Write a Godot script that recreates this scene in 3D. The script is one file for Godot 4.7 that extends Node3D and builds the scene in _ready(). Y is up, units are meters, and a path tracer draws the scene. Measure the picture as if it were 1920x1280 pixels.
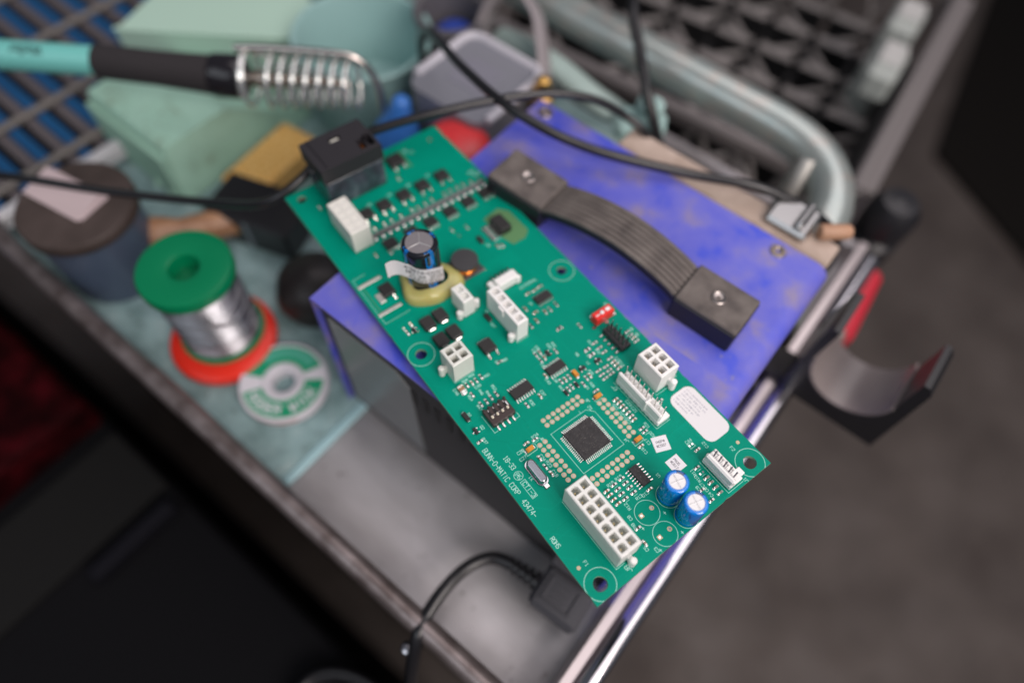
extends Node3D
# A repair bench on a tool cart, seen close up. All shapes are written in millimetres (y up, the tray floor at 0) and scaled to metres when a vertex is stored.
const U := 0.001
const BOARD_W := 88.0
const BOARD_L := 236.2
var rng := RandomNumberGenerator.new()
var mats := {}
var glyphs := {}
var board: Node3D

# ---------------------------------------------------------------- names and metas
func taken(parent: Node, called: String) -> String:
	if parent.get_node_or_null(NodePath(called)) == null:
		return called
	var n := 1
	while parent.get_node_or_null(NodePath("%s_%03d" % [called, n])) != null:
		n += 1
	return "%s_%03d" % [called, n]

func tag(o: Node, label: String, category: String, group := "") -> void:
	o.set_meta("label", label)
	o.set_meta("category", category)
	if group != "":
		o.set_meta("group", group)

func thing(called: String, label: String, category: String, at := Vector3.ZERO, turn := 0.0, group := "") -> Node3D:
	var o := Node3D.new()
	o.name = taken(self, called)
	add_child(o, true)
	o.position = at * U
	o.rotation.y = turn
	tag(o, label, category, group)
	return o

func mesh_of(surfaces: Array) -> ArrayMesh:
	var m: ArrayMesh = null
	for s in surfaces:
		var st: SurfaceTool = s[0]
		st.set_material(s[1])
		m = st.commit(m) if m != null else st.commit()
	return m

func put(called: String, m: Mesh, parent: Node, at := Vector3.ZERO, turn := 0.0) -> MeshInstance3D:
	var o := MeshInstance3D.new()
	o.mesh = m
	o.name = taken(parent, called)
	parent.add_child(o, true)
	o.position = at * U
	o.rotation.y = turn
	return o

func part(called: String, st: SurfaceTool, m: Material, parent: Node, at := Vector3.ZERO, turn := 0.0) -> MeshInstance3D:
	return put(called, mesh_of([[st, m]]), parent, at, turn)

func stuff(o: Node) -> Node:
	o.set_meta("kind", "stuff")
	return o

# ---------------------------------------------------------------- shapes
func begin() -> SurfaceTool:
	var st := SurfaceTool.new()
	st.begin(Mesh.PRIMITIVE_TRIANGLES)
	return st

func vert(st: SurfaceTool, p: Vector3, n: Vector3, uv := Vector2.ZERO) -> void:
	st.set_normal(n)
	st.set_uv(uv)
	st.add_vertex(p * U)

# a triangle that is counter-clockwise seen from outside
func tri(st: SurfaceTool, a: Vector3, b: Vector3, c: Vector3) -> void:
	var n := (b - a).cross(c - a).normalized()
	vert(st, a, n)
	vert(st, c, n)
	vert(st, b, n)

func trin(st: SurfaceTool, a: Vector3, b: Vector3, c: Vector3, na: Vector3, nb: Vector3, nc: Vector3, ua := Vector2.ZERO, ub := Vector2.ZERO, uc := Vector2.ZERO) -> void:
	vert(st, a, na, ua)
	vert(st, c, nc, uc)
	vert(st, b, nb, ub)

func tri_to(st: SurfaceTool, a: Vector3, b: Vector3, c: Vector3, out: Vector3) -> void:
	if (b - a).cross(c - a).dot(out) < 0.0:
		tri(st, a, c, b)
	else:
		tri(st, a, b, c)

func quad_to(st: SurfaceTool, a: Vector3, b: Vector3, c: Vector3, d: Vector3, out: Vector3) -> void:
	tri_to(st, a, b, c, out)
	tri_to(st, a, c, d, out)

func quad_uv(st: SurfaceTool, a: Vector3, b: Vector3, c: Vector3, d: Vector3, n: Vector3) -> void:
	# a (0,0) b (1,0) c (1,1) d (0,1)
	var ua := Vector2(0, 0)
	var ub := Vector2(1, 0)
	var uc := Vector2(1, 1)
	var ud := Vector2(0, 1)
	if (b - a).cross(c - a).dot(n) < 0.0:
		trin(st, a, c, b, n, n, n, ua, uc, ub)
		trin(st, a, d, c, n, n, n, ua, ud, uc)
	else:
		trin(st, a, b, c, n, n, n, ua, ub, uc)
		trin(st, a, c, d, n, n, n, ua, uc, ud)

# a box with chamfered edges
func box(st: SurfaceTool, lo: Vector3, hi: Vector3, ch := 0.0, tf := Transform3D.IDENTITY) -> void:
	var c := (lo + hi) / 2.0
	var h := (hi - lo) / 2.0
	ch = minf(ch, minf(h.x, minf(h.y, h.z)) * 0.95)
	var e := [Vector3.RIGHT, Vector3.UP, Vector3.BACK]
	for ax in 3:
		var u: int = (ax + 1) % 3
		var w: int = (ax + 2) % 3
		for s in [-1.0, 1.0]:
			var q := []
			for k in [[-1, -1], [1, -1], [1, 1], [-1, 1]]:
				q.append(tf * (c + e[ax] * s * h[ax] + e[u] * k[0] * (h[u] - ch) + e[w] * k[1] * (h[w] - ch)))
			quad_to(st, q[0], q[1], q[2], q[3], tf.basis * (e[ax] * s))
		if ch > 0.0:
			for s in [-1.0, 1.0]:
				for t in [-1.0, 1.0]:
					var a1: Vector3 = c + e[ax] * s * h[ax] + e[u] * t * (h[u] - ch)
					var a2: Vector3 = c + e[ax] * s * (h[ax] - ch) + e[u] * t * h[u]
					var d: Vector3 = e[w] * (h[w] - ch)
					quad_to(st, tf * (a1 - d), tf * (a1 + d), tf * (a2 + d), tf * (a2 - d), tf.basis * (e[ax] * s + e[u] * t))
	if ch > 0.0:
		for sx in [-1.0, 1.0]:
			for sy in [-1.0, 1.0]:
				for sz in [-1.0, 1.0]:
					var o := Vector3(sx, sy, sz)
					var k := Vector3(h.x - ch, h.y - ch, h.z - ch)
					tri_to(st, tf * (c + o * Vector3(h.x, k.y, k.z)), tf * (c + o * Vector3(k.x, h.y, k.z)), tf * (c + o * Vector3(k.x, k.y, h.z)), tf.basis * o)

func mid_box(st: SurfaceTool, c: Vector3, s: Vector3, ch := 0.0, tf := Transform3D.IDENTITY) -> void:
	box(st, c - s / 2.0, c + s / 2.0, ch, tf)

# a profile of (radius, height) turned round y
func lathe(st: SurfaceTool, prof: Array, seg := 32, tf := Transform3D.IDENTITY, sharp := 42.0) -> void:
	var ns := []
	for i in prof.size() - 1:
		var d: Vector2 = prof[i + 1] - prof[i]
		ns.append(Vector2(d.y, -d.x).normalized())
	for i in prof.size() - 1:
		var n: Vector2 = ns[i]
		var n0 := n
		var n1 := n
		if i > 0 and absf(rad_to_deg(n.angle_to(ns[i - 1]))) < sharp:
			n0 = (n + ns[i - 1]).normalized()
		if i < ns.size() - 1 and absf(rad_to_deg(n.angle_to(ns[i + 1]))) < sharp:
			n1 = (n + ns[i + 1]).normalized()
		var p: Vector2 = prof[i]
		var q: Vector2 = prof[i + 1]
		var v0 := float(i) / (prof.size() - 1)
		var v1 := float(i + 1) / (prof.size() - 1)
		for j in seg:
			var a := TAU * j / seg
			var b := TAU * (j + 1) / seg
			var ca := Vector3(cos(a), 0, sin(a))
			var cb := Vector3(cos(b), 0, sin(b))
			var p0 := tf * (ca * p.x + Vector3.UP * p.y)
			var q0 := tf * (ca * q.x + Vector3.UP * q.y)
			var q1 := tf * (cb * q.x + Vector3.UP * q.y)
			var p1 := tf * (cb * p.x + Vector3.UP * p.y)
			var np0 := tf.basis * (ca * n0.x + Vector3.UP * n0.y)
			var nq0 := tf.basis * (ca * n1.x + Vector3.UP * n1.y)
			var nq1 := tf.basis * (cb * n1.x + Vector3.UP * n1.y)
			var np1 := tf.basis * (cb * n0.x + Vector3.UP * n0.y)
			var ua := float(j) / seg
			var ub := float(j + 1) / seg
			if q.x > 1e-6:
				trin(st, p0, q0, q1, np0, nq0, nq1, Vector2(ua, 1.0 - v0), Vector2(ua, 1.0 - v1), Vector2(ub, 1.0 - v1))
			if p.x > 1e-6:
				trin(st, p0, q1, p1, np0, nq1, np1, Vector2(ua, 1.0 - v0), Vector2(ub, 1.0 - v1), Vector2(ub, 1.0 - v0))

func cyl(st: SurfaceTool, at: Vector3, r: float, h: float, seg := 24, ch := 0.0, tf := Transform3D.IDENTITY) -> void:
	var p := [Vector2(0, 0), Vector2(r - ch, 0)]
	if ch > 0.0:
		p.append_array([Vector2(r, ch), Vector2(r, h - ch), Vector2(r - ch, h), Vector2(0, h)])
	else:
		p.append_array([Vector2(r, h), Vector2(0, h)])
	lathe(st, p, seg, tf * Transform3D(Basis.IDENTITY, at))

func ball(st: SurfaceTool, at: Vector3, r: float, seg := 12, squash := 1.0) -> void:
	var p := []
	for i in seg + 1:
		var a := -PI / 2 + PI * i / seg
		p.append(Vector2(maxf(0.0, r * cos(a)), r * squash * sin(a)))
	lathe(st, p, seg * 2, Transform3D(Basis.IDENTITY, at), 60.0)

# a transform whose y axis points from a to b, standing in a
func along(a: Vector3, b: Vector3) -> Transform3D:
	var y := (b - a).normalized()
	var x := y.cross(Vector3(0.31, 0.9, 0.2)).normalized()
	if absf(y.dot(Vector3(0.31, 0.9, 0.2).normalized())) > 0.97:
		x = y.cross(Vector3.RIGHT).normalized()
	return Transform3D(Basis(x, y, x.cross(y)), a)

func curve(pts: Array, per := 8) -> Array:
	var out := []
	for i in pts.size() - 1:
		var p0: Vector3 = pts[maxi(i - 1, 0)]
		var p1: Vector3 = pts[i]
		var p2: Vector3 = pts[i + 1]
		var p3: Vector3 = pts[mini(i + 2, pts.size() - 1)]
		for k in per:
			out.append(p1.cubic_interpolate(p2, p0, p3, float(k) / per))
	out.append(pts[-1])
	return out

func tube(st: SurfaceTool, pts: Array, r: float, seg := 12, flat := 1.0) -> void:
	var rings := []
	var norms := []
	var side := Vector3.ZERO
	for i in pts.size():
		var d: Vector3 = (pts[mini(i + 1, pts.size() - 1)] - pts[maxi(i - 1, 0)]).normalized()
		if i == 0:
			side = d.cross(Vector3.UP) if absf(d.y) < 0.9 else d.cross(Vector3.RIGHT)
		side = (side - d * side.dot(d)).normalized()
		var up := side.cross(d)
		var ring := []
		var nn := []
		for j in seg:
			var a := TAU * j / seg
			ring.append(pts[i] + (side * cos(a) + up * sin(a) * flat) * r)
			nn.append((side * cos(a) * flat + up * sin(a)).normalized())
		rings.append(ring)
		norms.append(nn)
	for i in pts.size() - 1:
		for j in seg:
			var k := (j + 1) % seg
			var a: Vector3 = rings[i][j]
			var b: Vector3 = rings[i + 1][j]
			var c: Vector3 = rings[i + 1][k]
			var d: Vector3 = rings[i][k]
			if (b - a).cross(c - a).dot(norms[i][j]) > 0.0:
				trin(st, a, b, c, norms[i][j], norms[i + 1][j], norms[i + 1][k])
				trin(st, a, c, d, norms[i][j], norms[i + 1][k], norms[i][k])
			else:
				trin(st, a, c, b, norms[i][j], norms[i + 1][k], norms[i + 1][j])
				trin(st, a, d, c, norms[i][j], norms[i][k], norms[i + 1][k])
	for e in [0, pts.size() - 1]:
		var out: Vector3 = (pts[0] - pts[1]) if e == 0 else (pts[-1] - pts[-2])
		for j in seg:
			tri_to(st, pts[e], rings[e][j], rings[e][(j + 1) % seg], out)

# a polygon in (x, z) raised from y0 to y1
func prism(st: SurfaceTool, poly: PackedVector2Array, y0: float, y1: float, tf := Transform3D.IDENTITY, uv_size := Vector2.ZERO, smooth := false) -> void:
	var idx := Geometry2D.triangulate_polygon(poly)
	for t in range(0, idx.size(), 3):
		var p := [poly[idx[t]], poly[idx[t + 1]], poly[idx[t + 2]]]
		for lv in [[y1, 1.0], [y0, -1.0]]:
			var q := []
			for k in 3:
				q.append(tf * Vector3(p[k].x, lv[0], p[k].y))
			var n: Vector3 = tf.basis * Vector3(0, lv[1], 0)
			var uvs := [Vector2.ZERO, Vector2.ZERO, Vector2.ZERO]
			if uv_size != Vector2.ZERO:
				for k in 3:
					uvs[k] = p[k] / uv_size
			if (q[1] - q[0]).cross(q[2] - q[0]).dot(n) < 0.0:
				trin(st, q[0], q[2], q[1], n, n, n, uvs[0], uvs[2], uvs[1])
			else:
				trin(st, q[0], q[1], q[2], n, n, n, uvs[0], uvs[1], uvs[2])
	var area := 0.0
	for i in poly.size():
		area += poly[i].cross(poly[(i + 1) % poly.size()])
	var cnt := poly.size()
	var en := []
	for i in cnt:
		var d := poly[(i + 1) % cnt] - poly[i]
		en.append(Vector2(d.y, -d.x).normalized() * signf(area))
	for i in cnt:
		var a := poly[i]
		var b := poly[(i + 1) % cnt]
		var na: Vector2 = en[i]
		var nb: Vector2 = en[i]
		if smooth:
			if en[i].dot(en[(i + cnt - 1) % cnt]) > 0.75:
				na = (en[i] + en[(i + cnt - 1) % cnt]).normalized()
			if en[i].dot(en[(i + 1) % cnt]) > 0.75:
				nb = (en[i] + en[(i + 1) % cnt]).normalized()
		var q := [tf * Vector3(a.x, y0, a.y), tf * Vector3(b.x, y0, b.y), tf * Vector3(b.x, y1, b.y), tf * Vector3(a.x, y1, a.y)]
		var n3a: Vector3 = tf.basis * Vector3(na.x, 0, na.y)
		var n3b: Vector3 = tf.basis * Vector3(nb.x, 0, nb.y)
		if (q[1] - q[0]).cross(q[2] - q[0]).dot(n3a) < 0.0:
			trin(st, q[0], q[2], q[1], n3a, n3b, n3b)
			trin(st, q[0], q[3], q[2], n3a, n3a, n3b)
		else:
			trin(st, q[0], q[1], q[2], n3a, n3b, n3b)
			trin(st, q[0], q[2], q[3], n3a, n3b, n3a)

func round_rect(x0: float, z0: float, x1: float, z1: float, r: float, n := 6) -> PackedVector2Array:
	var out := PackedVector2Array()
	for c in [[x1 - r, z1 - r, 0.0], [x0 + r, z1 - r, 90.0], [x0 + r, z0 + r, 180.0], [x1 - r, z0 + r, 270.0]]:
		for i in n + 1:
			var a := deg_to_rad(c[2] + 90.0 * i / n)
			out.append(Vector2(c[0] + r * cos(a), c[1] + r * sin(a)))
	return out

func ring_points(c: Vector2, r: float, n: int, wob := 0.0) -> PackedVector2Array:
	var out := PackedVector2Array()
	for i in n:
		var a := TAU * i / n
		out.append(c + Vector2(cos(a), sin(a)) * (r + wob * sin(a * 3.0 + c.x)))
	return out

# a plate with round holes: returns the triangles of its face
func holed(outline: PackedVector2Array, holes: Array) -> Array:
	var pts := outline.duplicate()
	for h in holes:
		pts.append_array(h)
	var idx := Geometry2D.triangulate_delaunay(pts)
	var out := []
	for t in range(0, idx.size(), 3):
		var c := (pts[idx[t]] + pts[idx[t + 1]] + pts[idx[t + 2]]) / 3.0
		var inside := Geometry2D.is_point_in_polygon(c, outline)
		for h in holes:
			if Geometry2D.is_point_in_polygon(c, h):
				inside = false
		if inside:
			out.append([pts[idx[t]], pts[idx[t + 1]], pts[idx[t + 2]]])
	return out

# a block of open cells, as in a plug housing: outer walls from y0 to y1, cells of the given depth from the top
func cells(st: SurfaceTool, x0: float, z0: float, x1: float, z1: float, nx: int, nz: int, gap: float, wall: float, y0: float, y1: float, depth: float, cut := 0.0) -> void:
	var xs := [x0]
	var zs := [z0]
	var cw := (x1 - x0 - 2 * wall - gap * (nx - 1)) / nx
	var cz := (z1 - z0 - 2 * wall - gap * (nz - 1)) / nz
	for i in nx:
		xs.append_array([x0 + wall + i * (cw + gap), x0 + wall + i * (cw + gap) + cw])
	xs.append(x1)
	for i in nz:
		zs.append_array([z0 + wall + i * (cz + gap), z0 + wall + i * (cz + gap) + cz])
	zs.append(z1)
	var e := 0.35
	for i in xs.size() - 1:
		for j in zs.size() - 1:
			var a := Vector2(xs[i], zs[j])
			var b := Vector2(xs[i + 1], zs[j + 1])
			if i % 2 == 1 and j % 2 == 1:
				var yb := y1 - depth
				var k: float = cut if (i / 2 + j / 2) % 2 == 0 else cut * 0.25
				var poly := PackedVector2Array([Vector2(a.x + k, a.y), Vector2(b.x - k, a.y), Vector2(b.x, a.y + k), Vector2(b.x, b.y), Vector2(a.x, b.y), Vector2(a.x, a.y + k)])
				for p in poly.size():
					var u := poly[p]
					var w := poly[(p + 1) % poly.size()]
					if u.distance_to(w) < 1e-4:
						continue
					var mid := (a + b) / 2.0 - (u + w) / 2.0
					quad_to(st, Vector3(u.x, yb, u.y), Vector3(w.x, yb, w.y), Vector3(w.x, y1, w.y), Vector3(u.x, y1, u.y), Vector3(mid.x, 0, mid.y))
				if k > 0.0:
					tri_to(st, Vector3(a.x, y1, a.y), Vector3(a.x + k, y1, a.y), Vector3(a.x, y1, a.y + k), Vector3.UP)
					tri_to(st, Vector3(b.x, y1, a.y), Vector3(b.x - k, y1, a.y), Vector3(b.x, y1, a.y + k), Vector3.UP)
				quad_to(st, Vector3(a.x, yb, a.y), Vector3(b.x, yb, a.y), Vector3(b.x, yb, b.y), Vector3(a.x, yb, b.y), Vector3.UP)
			else:
				var al := a
				var bh := b
				if i == 0: al.x += e
				if j == 0: al.y += e
				if i == xs.size() - 2: bh.x -= e
				if j == zs.size() - 2: bh.y -= e
				quad_to(st, Vector3(al.x, y1, al.y), Vector3(bh.x, y1, al.y), Vector3(bh.x, y1, bh.y), Vector3(al.x, y1, bh.y), Vector3.UP)
	var o := [Vector2(x0, z0), Vector2(x1, z0), Vector2(x1, z1), Vector2(x0, z1)]
	var inn := [Vector2(x0 + e, z0 + e), Vector2(x1 - e, z0 + e), Vector2(x1 - e, z1 - e), Vector2(x0 + e, z1 - e)]
	for k in 4:
		var p: Vector2 = o[k]
		var r: Vector2 = o[(k + 1) % 4]
		var pi: Vector2 = inn[k]
		var ri: Vector2 = inn[(k + 1) % 4]
		var out := Vector3((p.x + r.x) / 2 - (x0 + x1) / 2, 0, (p.y + r.y) / 2 - (z0 + z1) / 2)
		quad_to(st, Vector3(p.x, y0, p.y), Vector3(r.x, y0, r.y), Vector3(r.x, y1 - e, r.y), Vector3(p.x, y1 - e, p.y), out)
		quad_to(st, Vector3(p.x, y1 - e, p.y), Vector3(r.x, y1 - e, r.y), Vector3(ri.x, y1, ri.y), Vector3(pi.x, y1, pi.y), out + Vector3.UP * 2)
	quad_to(st, Vector3(x0, y0, z0), Vector3(x1, y0, z0), Vector3(x1, y0, z1), Vector3(x0, y0, z1), Vector3.DOWN)

# ---------------------------------------------------------------- materials (colours are linear, as measured on real things)
func mat(key: String, c: Color, rough: float, metal := 0.0, spec := 0.5) -> StandardMaterial3D:
	if mats.has(key):
		return mats[key]
	var m := StandardMaterial3D.new()
	m.resource_name = key
	m.albedo_color = c.linear_to_srgb()
	m.roughness = rough
	m.metallic = metal
	m.metallic_specular = spec
	mats[key] = m
	return m

func noise_tex(freq: float, ramp: Array, size := 256, sd := 1, octaves := 4, kind := FastNoiseLite.TYPE_SIMPLEX_SMOOTH) -> NoiseTexture2D:
	var n := FastNoiseLite.new()
	n.seed = sd
	n.noise_type = kind
	n.frequency = freq
	n.fractal_octaves = octaves
	var g := Gradient.new()
	var off := PackedFloat32Array()
	var cols := PackedColorArray()
	for r in ramp:
		off.append(r[0])
		cols.append((r[1] as Color).linear_to_srgb())
	g.offsets = off
	g.colors = cols
	var t := NoiseTexture2D.new()
	t.width = size
	t.height = size
	t.seamless = true
	t.noise = n
	t.color_ramp = g
	return t

func grey_tex(freq: float, lo: float, hi: float, size := 256, sd := 3, octaves := 4) -> NoiseTexture2D:
	return noise_tex(freq, [[0.0, Color(lo, lo, lo).srgb_to_linear()], [1.0, Color(hi, hi, hi).srgb_to_linear()]], size, sd, octaves)

func worn(m: StandardMaterial3D, t: Texture2D, per_metre: float) -> StandardMaterial3D:
	m.albedo_color = Color.WHITE
	m.albedo_texture = t
	m.uv1_triplanar = true
	m.uv1_scale = Vector3.ONE * per_metre
	return m

func rough_map(m: StandardMaterial3D, t: Texture2D) -> StandardMaterial3D:
	m.roughness = 1.0
	m.roughness_texture = t
	m.roughness_texture_channel = BaseMaterial3D.TEXTURE_CHANNEL_RED
	return m

func bumpy(m: StandardMaterial3D, t: Texture2D, height_mm: float) -> StandardMaterial3D:
	m.heightmap_enabled = true
	m.heightmap_texture = t
	m.heightmap_scale = height_mm * 0.1
	return m

# a computed picture of a surface: noise through a colour ramp, stretched along x, with scratches, smears and specks drawn over it
func scuffed(size: int, freq: float, stretch: float, ramp: Array, sd: int, scratches: int, tone: Color, specks: int, dirt: Color, strength := 0.5) -> ImageTexture:
	var n := FastNoiseLite.new()
	n.seed = sd
	n.frequency = freq
	n.fractal_octaves = 5
	var g := Gradient.new()
	var off := PackedFloat32Array()
	var cols := PackedColorArray()
	for r in ramp:
		off.append(r[0])
		cols.append((r[1] as Color).linear_to_srgb())
	g.offsets = off
	g.colors = cols
	var im := Image.create(size, size, false, Image.FORMAT_RGB8)
	for y in size:
		for x in size:
			im.set_pixel(x, y, g.sample(n.get_noise_2d(x / stretch, y) * 0.72 + 0.5))
	var rr := RandomNumberGenerator.new()
	rr.seed = sd + 1
	for k in scratches:
		var p := Vector2(rr.randf(), rr.randf()) * size
		var a := rr.randf() * TAU if stretch < 1.5 else rr.randfn(0.0, 0.25)
		var l := rr.randf_range(6, 70)
		var bend := rr.randf_range(-0.35, 0.35)
		var w := rr.randf_range(0.5, 1.6)
		var s := rr.randf_range(0.1, strength)
		for i in 5:
			var q := p + Vector2(cos(a), sin(a)) * l / 5.0
			draw_line(im, p, q, w, tone.linear_to_srgb(), s)
			p = q
			a += bend / 5.0
	for k in specks:
		draw_disc(im, Vector2(rr.randf(), rr.randf()) * size, rr.randf_range(0.4, 2.6), dirt.linear_to_srgb(), rr.randf_range(0.15, strength))
	return ImageTexture.create_from_image(im)

func _ready() -> void:
	rng.seed = 11
	# camera: a wide lens close above the board, focused on its near half
	var cam := Camera3D.new()
	cam.name = "camera"
	add_child(cam)
	cam.transform = Transform3D(Basis(Vector3(0.7779, 0.043431, -0.626886), Vector3(-0.565058, 0.484802, -0.66759), Vector3(0.274922, 0.873545, 0.401668)).orthonormalized(), Vector3(0, 0.371, 0))
	var at := CameraAttributesPhysical.new()
	at.frustum_focal_length = 23.66
	at.frustum_focus_distance = 0.253
	at.frustum_near = 0.01
	at.frustum_far = 30.0
	at.exposure_aperture = 2.5
	cam.attributes = at
	cam.fov = 53.8
	cam.near = 0.01
	cam.far = 30.0
	cam.current = true
	# the workshop's dim air, and the bright doorway that lights the bench from the right
	var env := Environment.new()
	env.background_mode = Environment.BG_COLOR
	env.background_color = Color(0.085, 0.09, 0.105).linear_to_srgb()
	env.tonemap_mode = Environment.TONE_MAPPER_LINEAR
	env.tonemap_exposure = 1.0
	env.sdfgi_enabled = true
	env.ssao_enabled = true
	env.ssil_enabled = true
	var we := WorldEnvironment.new()
	we.name = "environment"
	we.environment = env
	add_child(we)
	lamp("doorway_light", Vector3(0.92, 1.06, 0.12), Vector3(-0.06, 0.11, -0.15), Vector2(0.7, 0.7), 1.7, Color(1.0, 0.955, 0.935))
	lamp("roof_light", Vector3(0.22, 1.6, -0.72), Vector3(-0.06, 0.11, -0.15), Vector2(1.8, 1.5), 1.75, Color(1.0, 0.96, 0.965))
	lamp("fill_light", Vector3(-0.25, 1.15, 0.95), Vector3(-0.12, 0.1, -0.15), Vector2(1.3, 0.8), 0.5, Color(0.94, 0.97, 1.0))  # added soft fill from behind the camera, not a known window
	make_letters()
	floor_slab()
	cart()
	below()
	crates()
	rack()
	blue_box()
	reels()
	iron_and_stand()
	clutter()
	cables()
	build_board()

func lamp(called: String, from: Vector3, to: Vector3, size: Vector2, energy: float, c: Color) -> void:
	var l := AreaLight3D.new()
	l.name = called
	add_child(l)
	l.area_size = size
	l.light_energy = energy
	l.light_color = c
	l.shadow_enabled = true
	l.area_range = 12.0
	l.look_at_from_position(from, to, Vector3.UP)

# ---------------------------------------------------------------- drawing on images: a stroke font and lines (for print only)
func make_letters() -> void:
	var src := "A:00 26 40|12 32;B:00 06 36 45 44 33 03|33 42 41 30 00;C:41 30 10 01 05 16 36 45;D:00 06 26 44 42 20 00;E:40 00 06 46|03 33;F:00 06 46|03 33;G:45 36 16 05 01 10 30 41 43 23;H:00 06|40 46|03 43;I:20 26;J:01 10 30 41 46;K:00 06|46 02|13 40;L:06 00 40;M:00 06 23 46 40;N:00 06 40 46;O:10 01 05 16 36 45 41 30 10;P:00 06 36 45 44 33 03;Q:10 01 05 16 36 45 41 30 10|22 40;R:00 06 36 45 44 33 03|23 40;S:01 10 30 41 42 33 13 04 05 16 36 45;T:20 26|06 46;U:06 01 10 30 41 46;V:06 20 46;W:06 10 24 30 46;X:00 46|06 40;Y:06 23 46|23 20;Z:06 46 00 40;0:10 01 05 16 36 45 41 30 10;1:15 26 20|10 30;2:05 16 36 45 44 00 40;3:05 16 36 45 44 33 42 41 30 10 01|23 33;4:30 36 02 42;5:46 06 03 33 42 41 30 10 01;6:45 36 16 05 01 10 30 41 42 33 13 02;7:06 46 10;8:10 01 02 13 33 44 45 36 16 05 04 13|33 42 41 30 10;9:01 10 30 41 45 36 16 05 04 13 33 44;-:03 43;#:10 16|30 36|02 42|04 44;+:03 43|21 25;.:20 21;b:06 00 30 41 42 33 03"
	for g in src.split(";"):
		var strokes := []
		for s in g.substr(2).split("|"):
			var pl := []
			for p in s.split(" "):
				pl.append(Vector2(p[0].to_int(), p[1].to_int()))
			strokes.append(pl)
		glyphs[g[0]] = strokes

func blend(im: Image, x: int, y: int, c: Color, a: float) -> void:
	if a > 0.0 and x >= 0 and y >= 0 and x < im.get_width() and y < im.get_height():
		im.set_pixel(x, y, im.get_pixel(x, y).lerp(c, minf(a, 1.0)))

func draw_line(im: Image, a: Vector2, b: Vector2, w: float, c: Color, strength := 1.0) -> void:
	var lo := Vector2(minf(a.x, b.x), minf(a.y, b.y)) - Vector2.ONE * (w + 1)
	var hi := Vector2(maxf(a.x, b.x), maxf(a.y, b.y)) + Vector2.ONE * (w + 1)
	for y in range(int(lo.y), int(hi.y) + 1):
		for x in range(int(lo.x), int(hi.x) + 1):
			var p := Vector2(x + 0.5, y + 0.5)
			var d := p.distance_to(Geometry2D.get_closest_point_to_segment(p, a, b))
			blend(im, x, y, c, clampf(w / 2.0 + 0.5 - d, 0.0, 1.0) * strength)

func draw_ring(im: Image, c: Vector2, r: float, w: float, col: Color, strength := 1.0) -> void:
	for y in range(int(c.y - r - w - 1), int(c.y + r + w) + 2):
		for x in range(int(c.x - r - w - 1), int(c.x + r + w) + 2):
			var d := absf(Vector2(x + 0.5, y + 0.5).distance_to(c) - r)
			blend(im, x, y, col, clampf(w / 2.0 + 0.5 - d, 0.0, 1.0) * strength)

func draw_disc(im: Image, c: Vector2, r: float, col: Color, strength := 1.0) -> void:
	for y in range(int(c.y - r) - 1, int(c.y + r) + 2):
		for x in range(int(c.x - r) - 1, int(c.x + r) + 2):
			blend(im, x, y, col, clampf(r + 0.5 - Vector2(x + 0.5, y + 0.5).distance_to(c), 0.0, 1.0) * strength)

func draw_rect(im: Image, a: Vector2, b: Vector2, col: Color, strength := 1.0) -> void:
	for y in range(int(a.y), int(b.y)):
		for x in range(int(a.x), int(b.x)):
			blend(im, x, y, col, strength)

# text in the stroke font: e is the reading direction, its letters stand up along u
func write(im: Image, text: String, at: Vector2, e: Vector2, u: Vector2, size: float, w: float, c: Color, strength := 1.0, pitch := 0.92) -> void:
	var pen := at
	for ch in text:
		if glyphs.has(ch):
			for s in glyphs[ch]:
				for i in s.size() - 1:
					var p: Vector2 = pen + e * s[i].x * size / 6.0 + u * s[i].y * size / 6.0
					var q: Vector2 = pen + e * s[i + 1].x * size / 6.0 + u * s[i + 1].y * size / 6.0
					draw_line(im, p, q, w, c, strength)
		pen += e * size * pitch

func tex(im: Image) -> ImageTexture:
	return ImageTexture.create_from_image(im)

func blank(w: int, h: int, c: Color) -> Image:
	var im := Image.create(w, h, false, Image.FORMAT_RGB8)
	im.fill(c)
	return im

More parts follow.
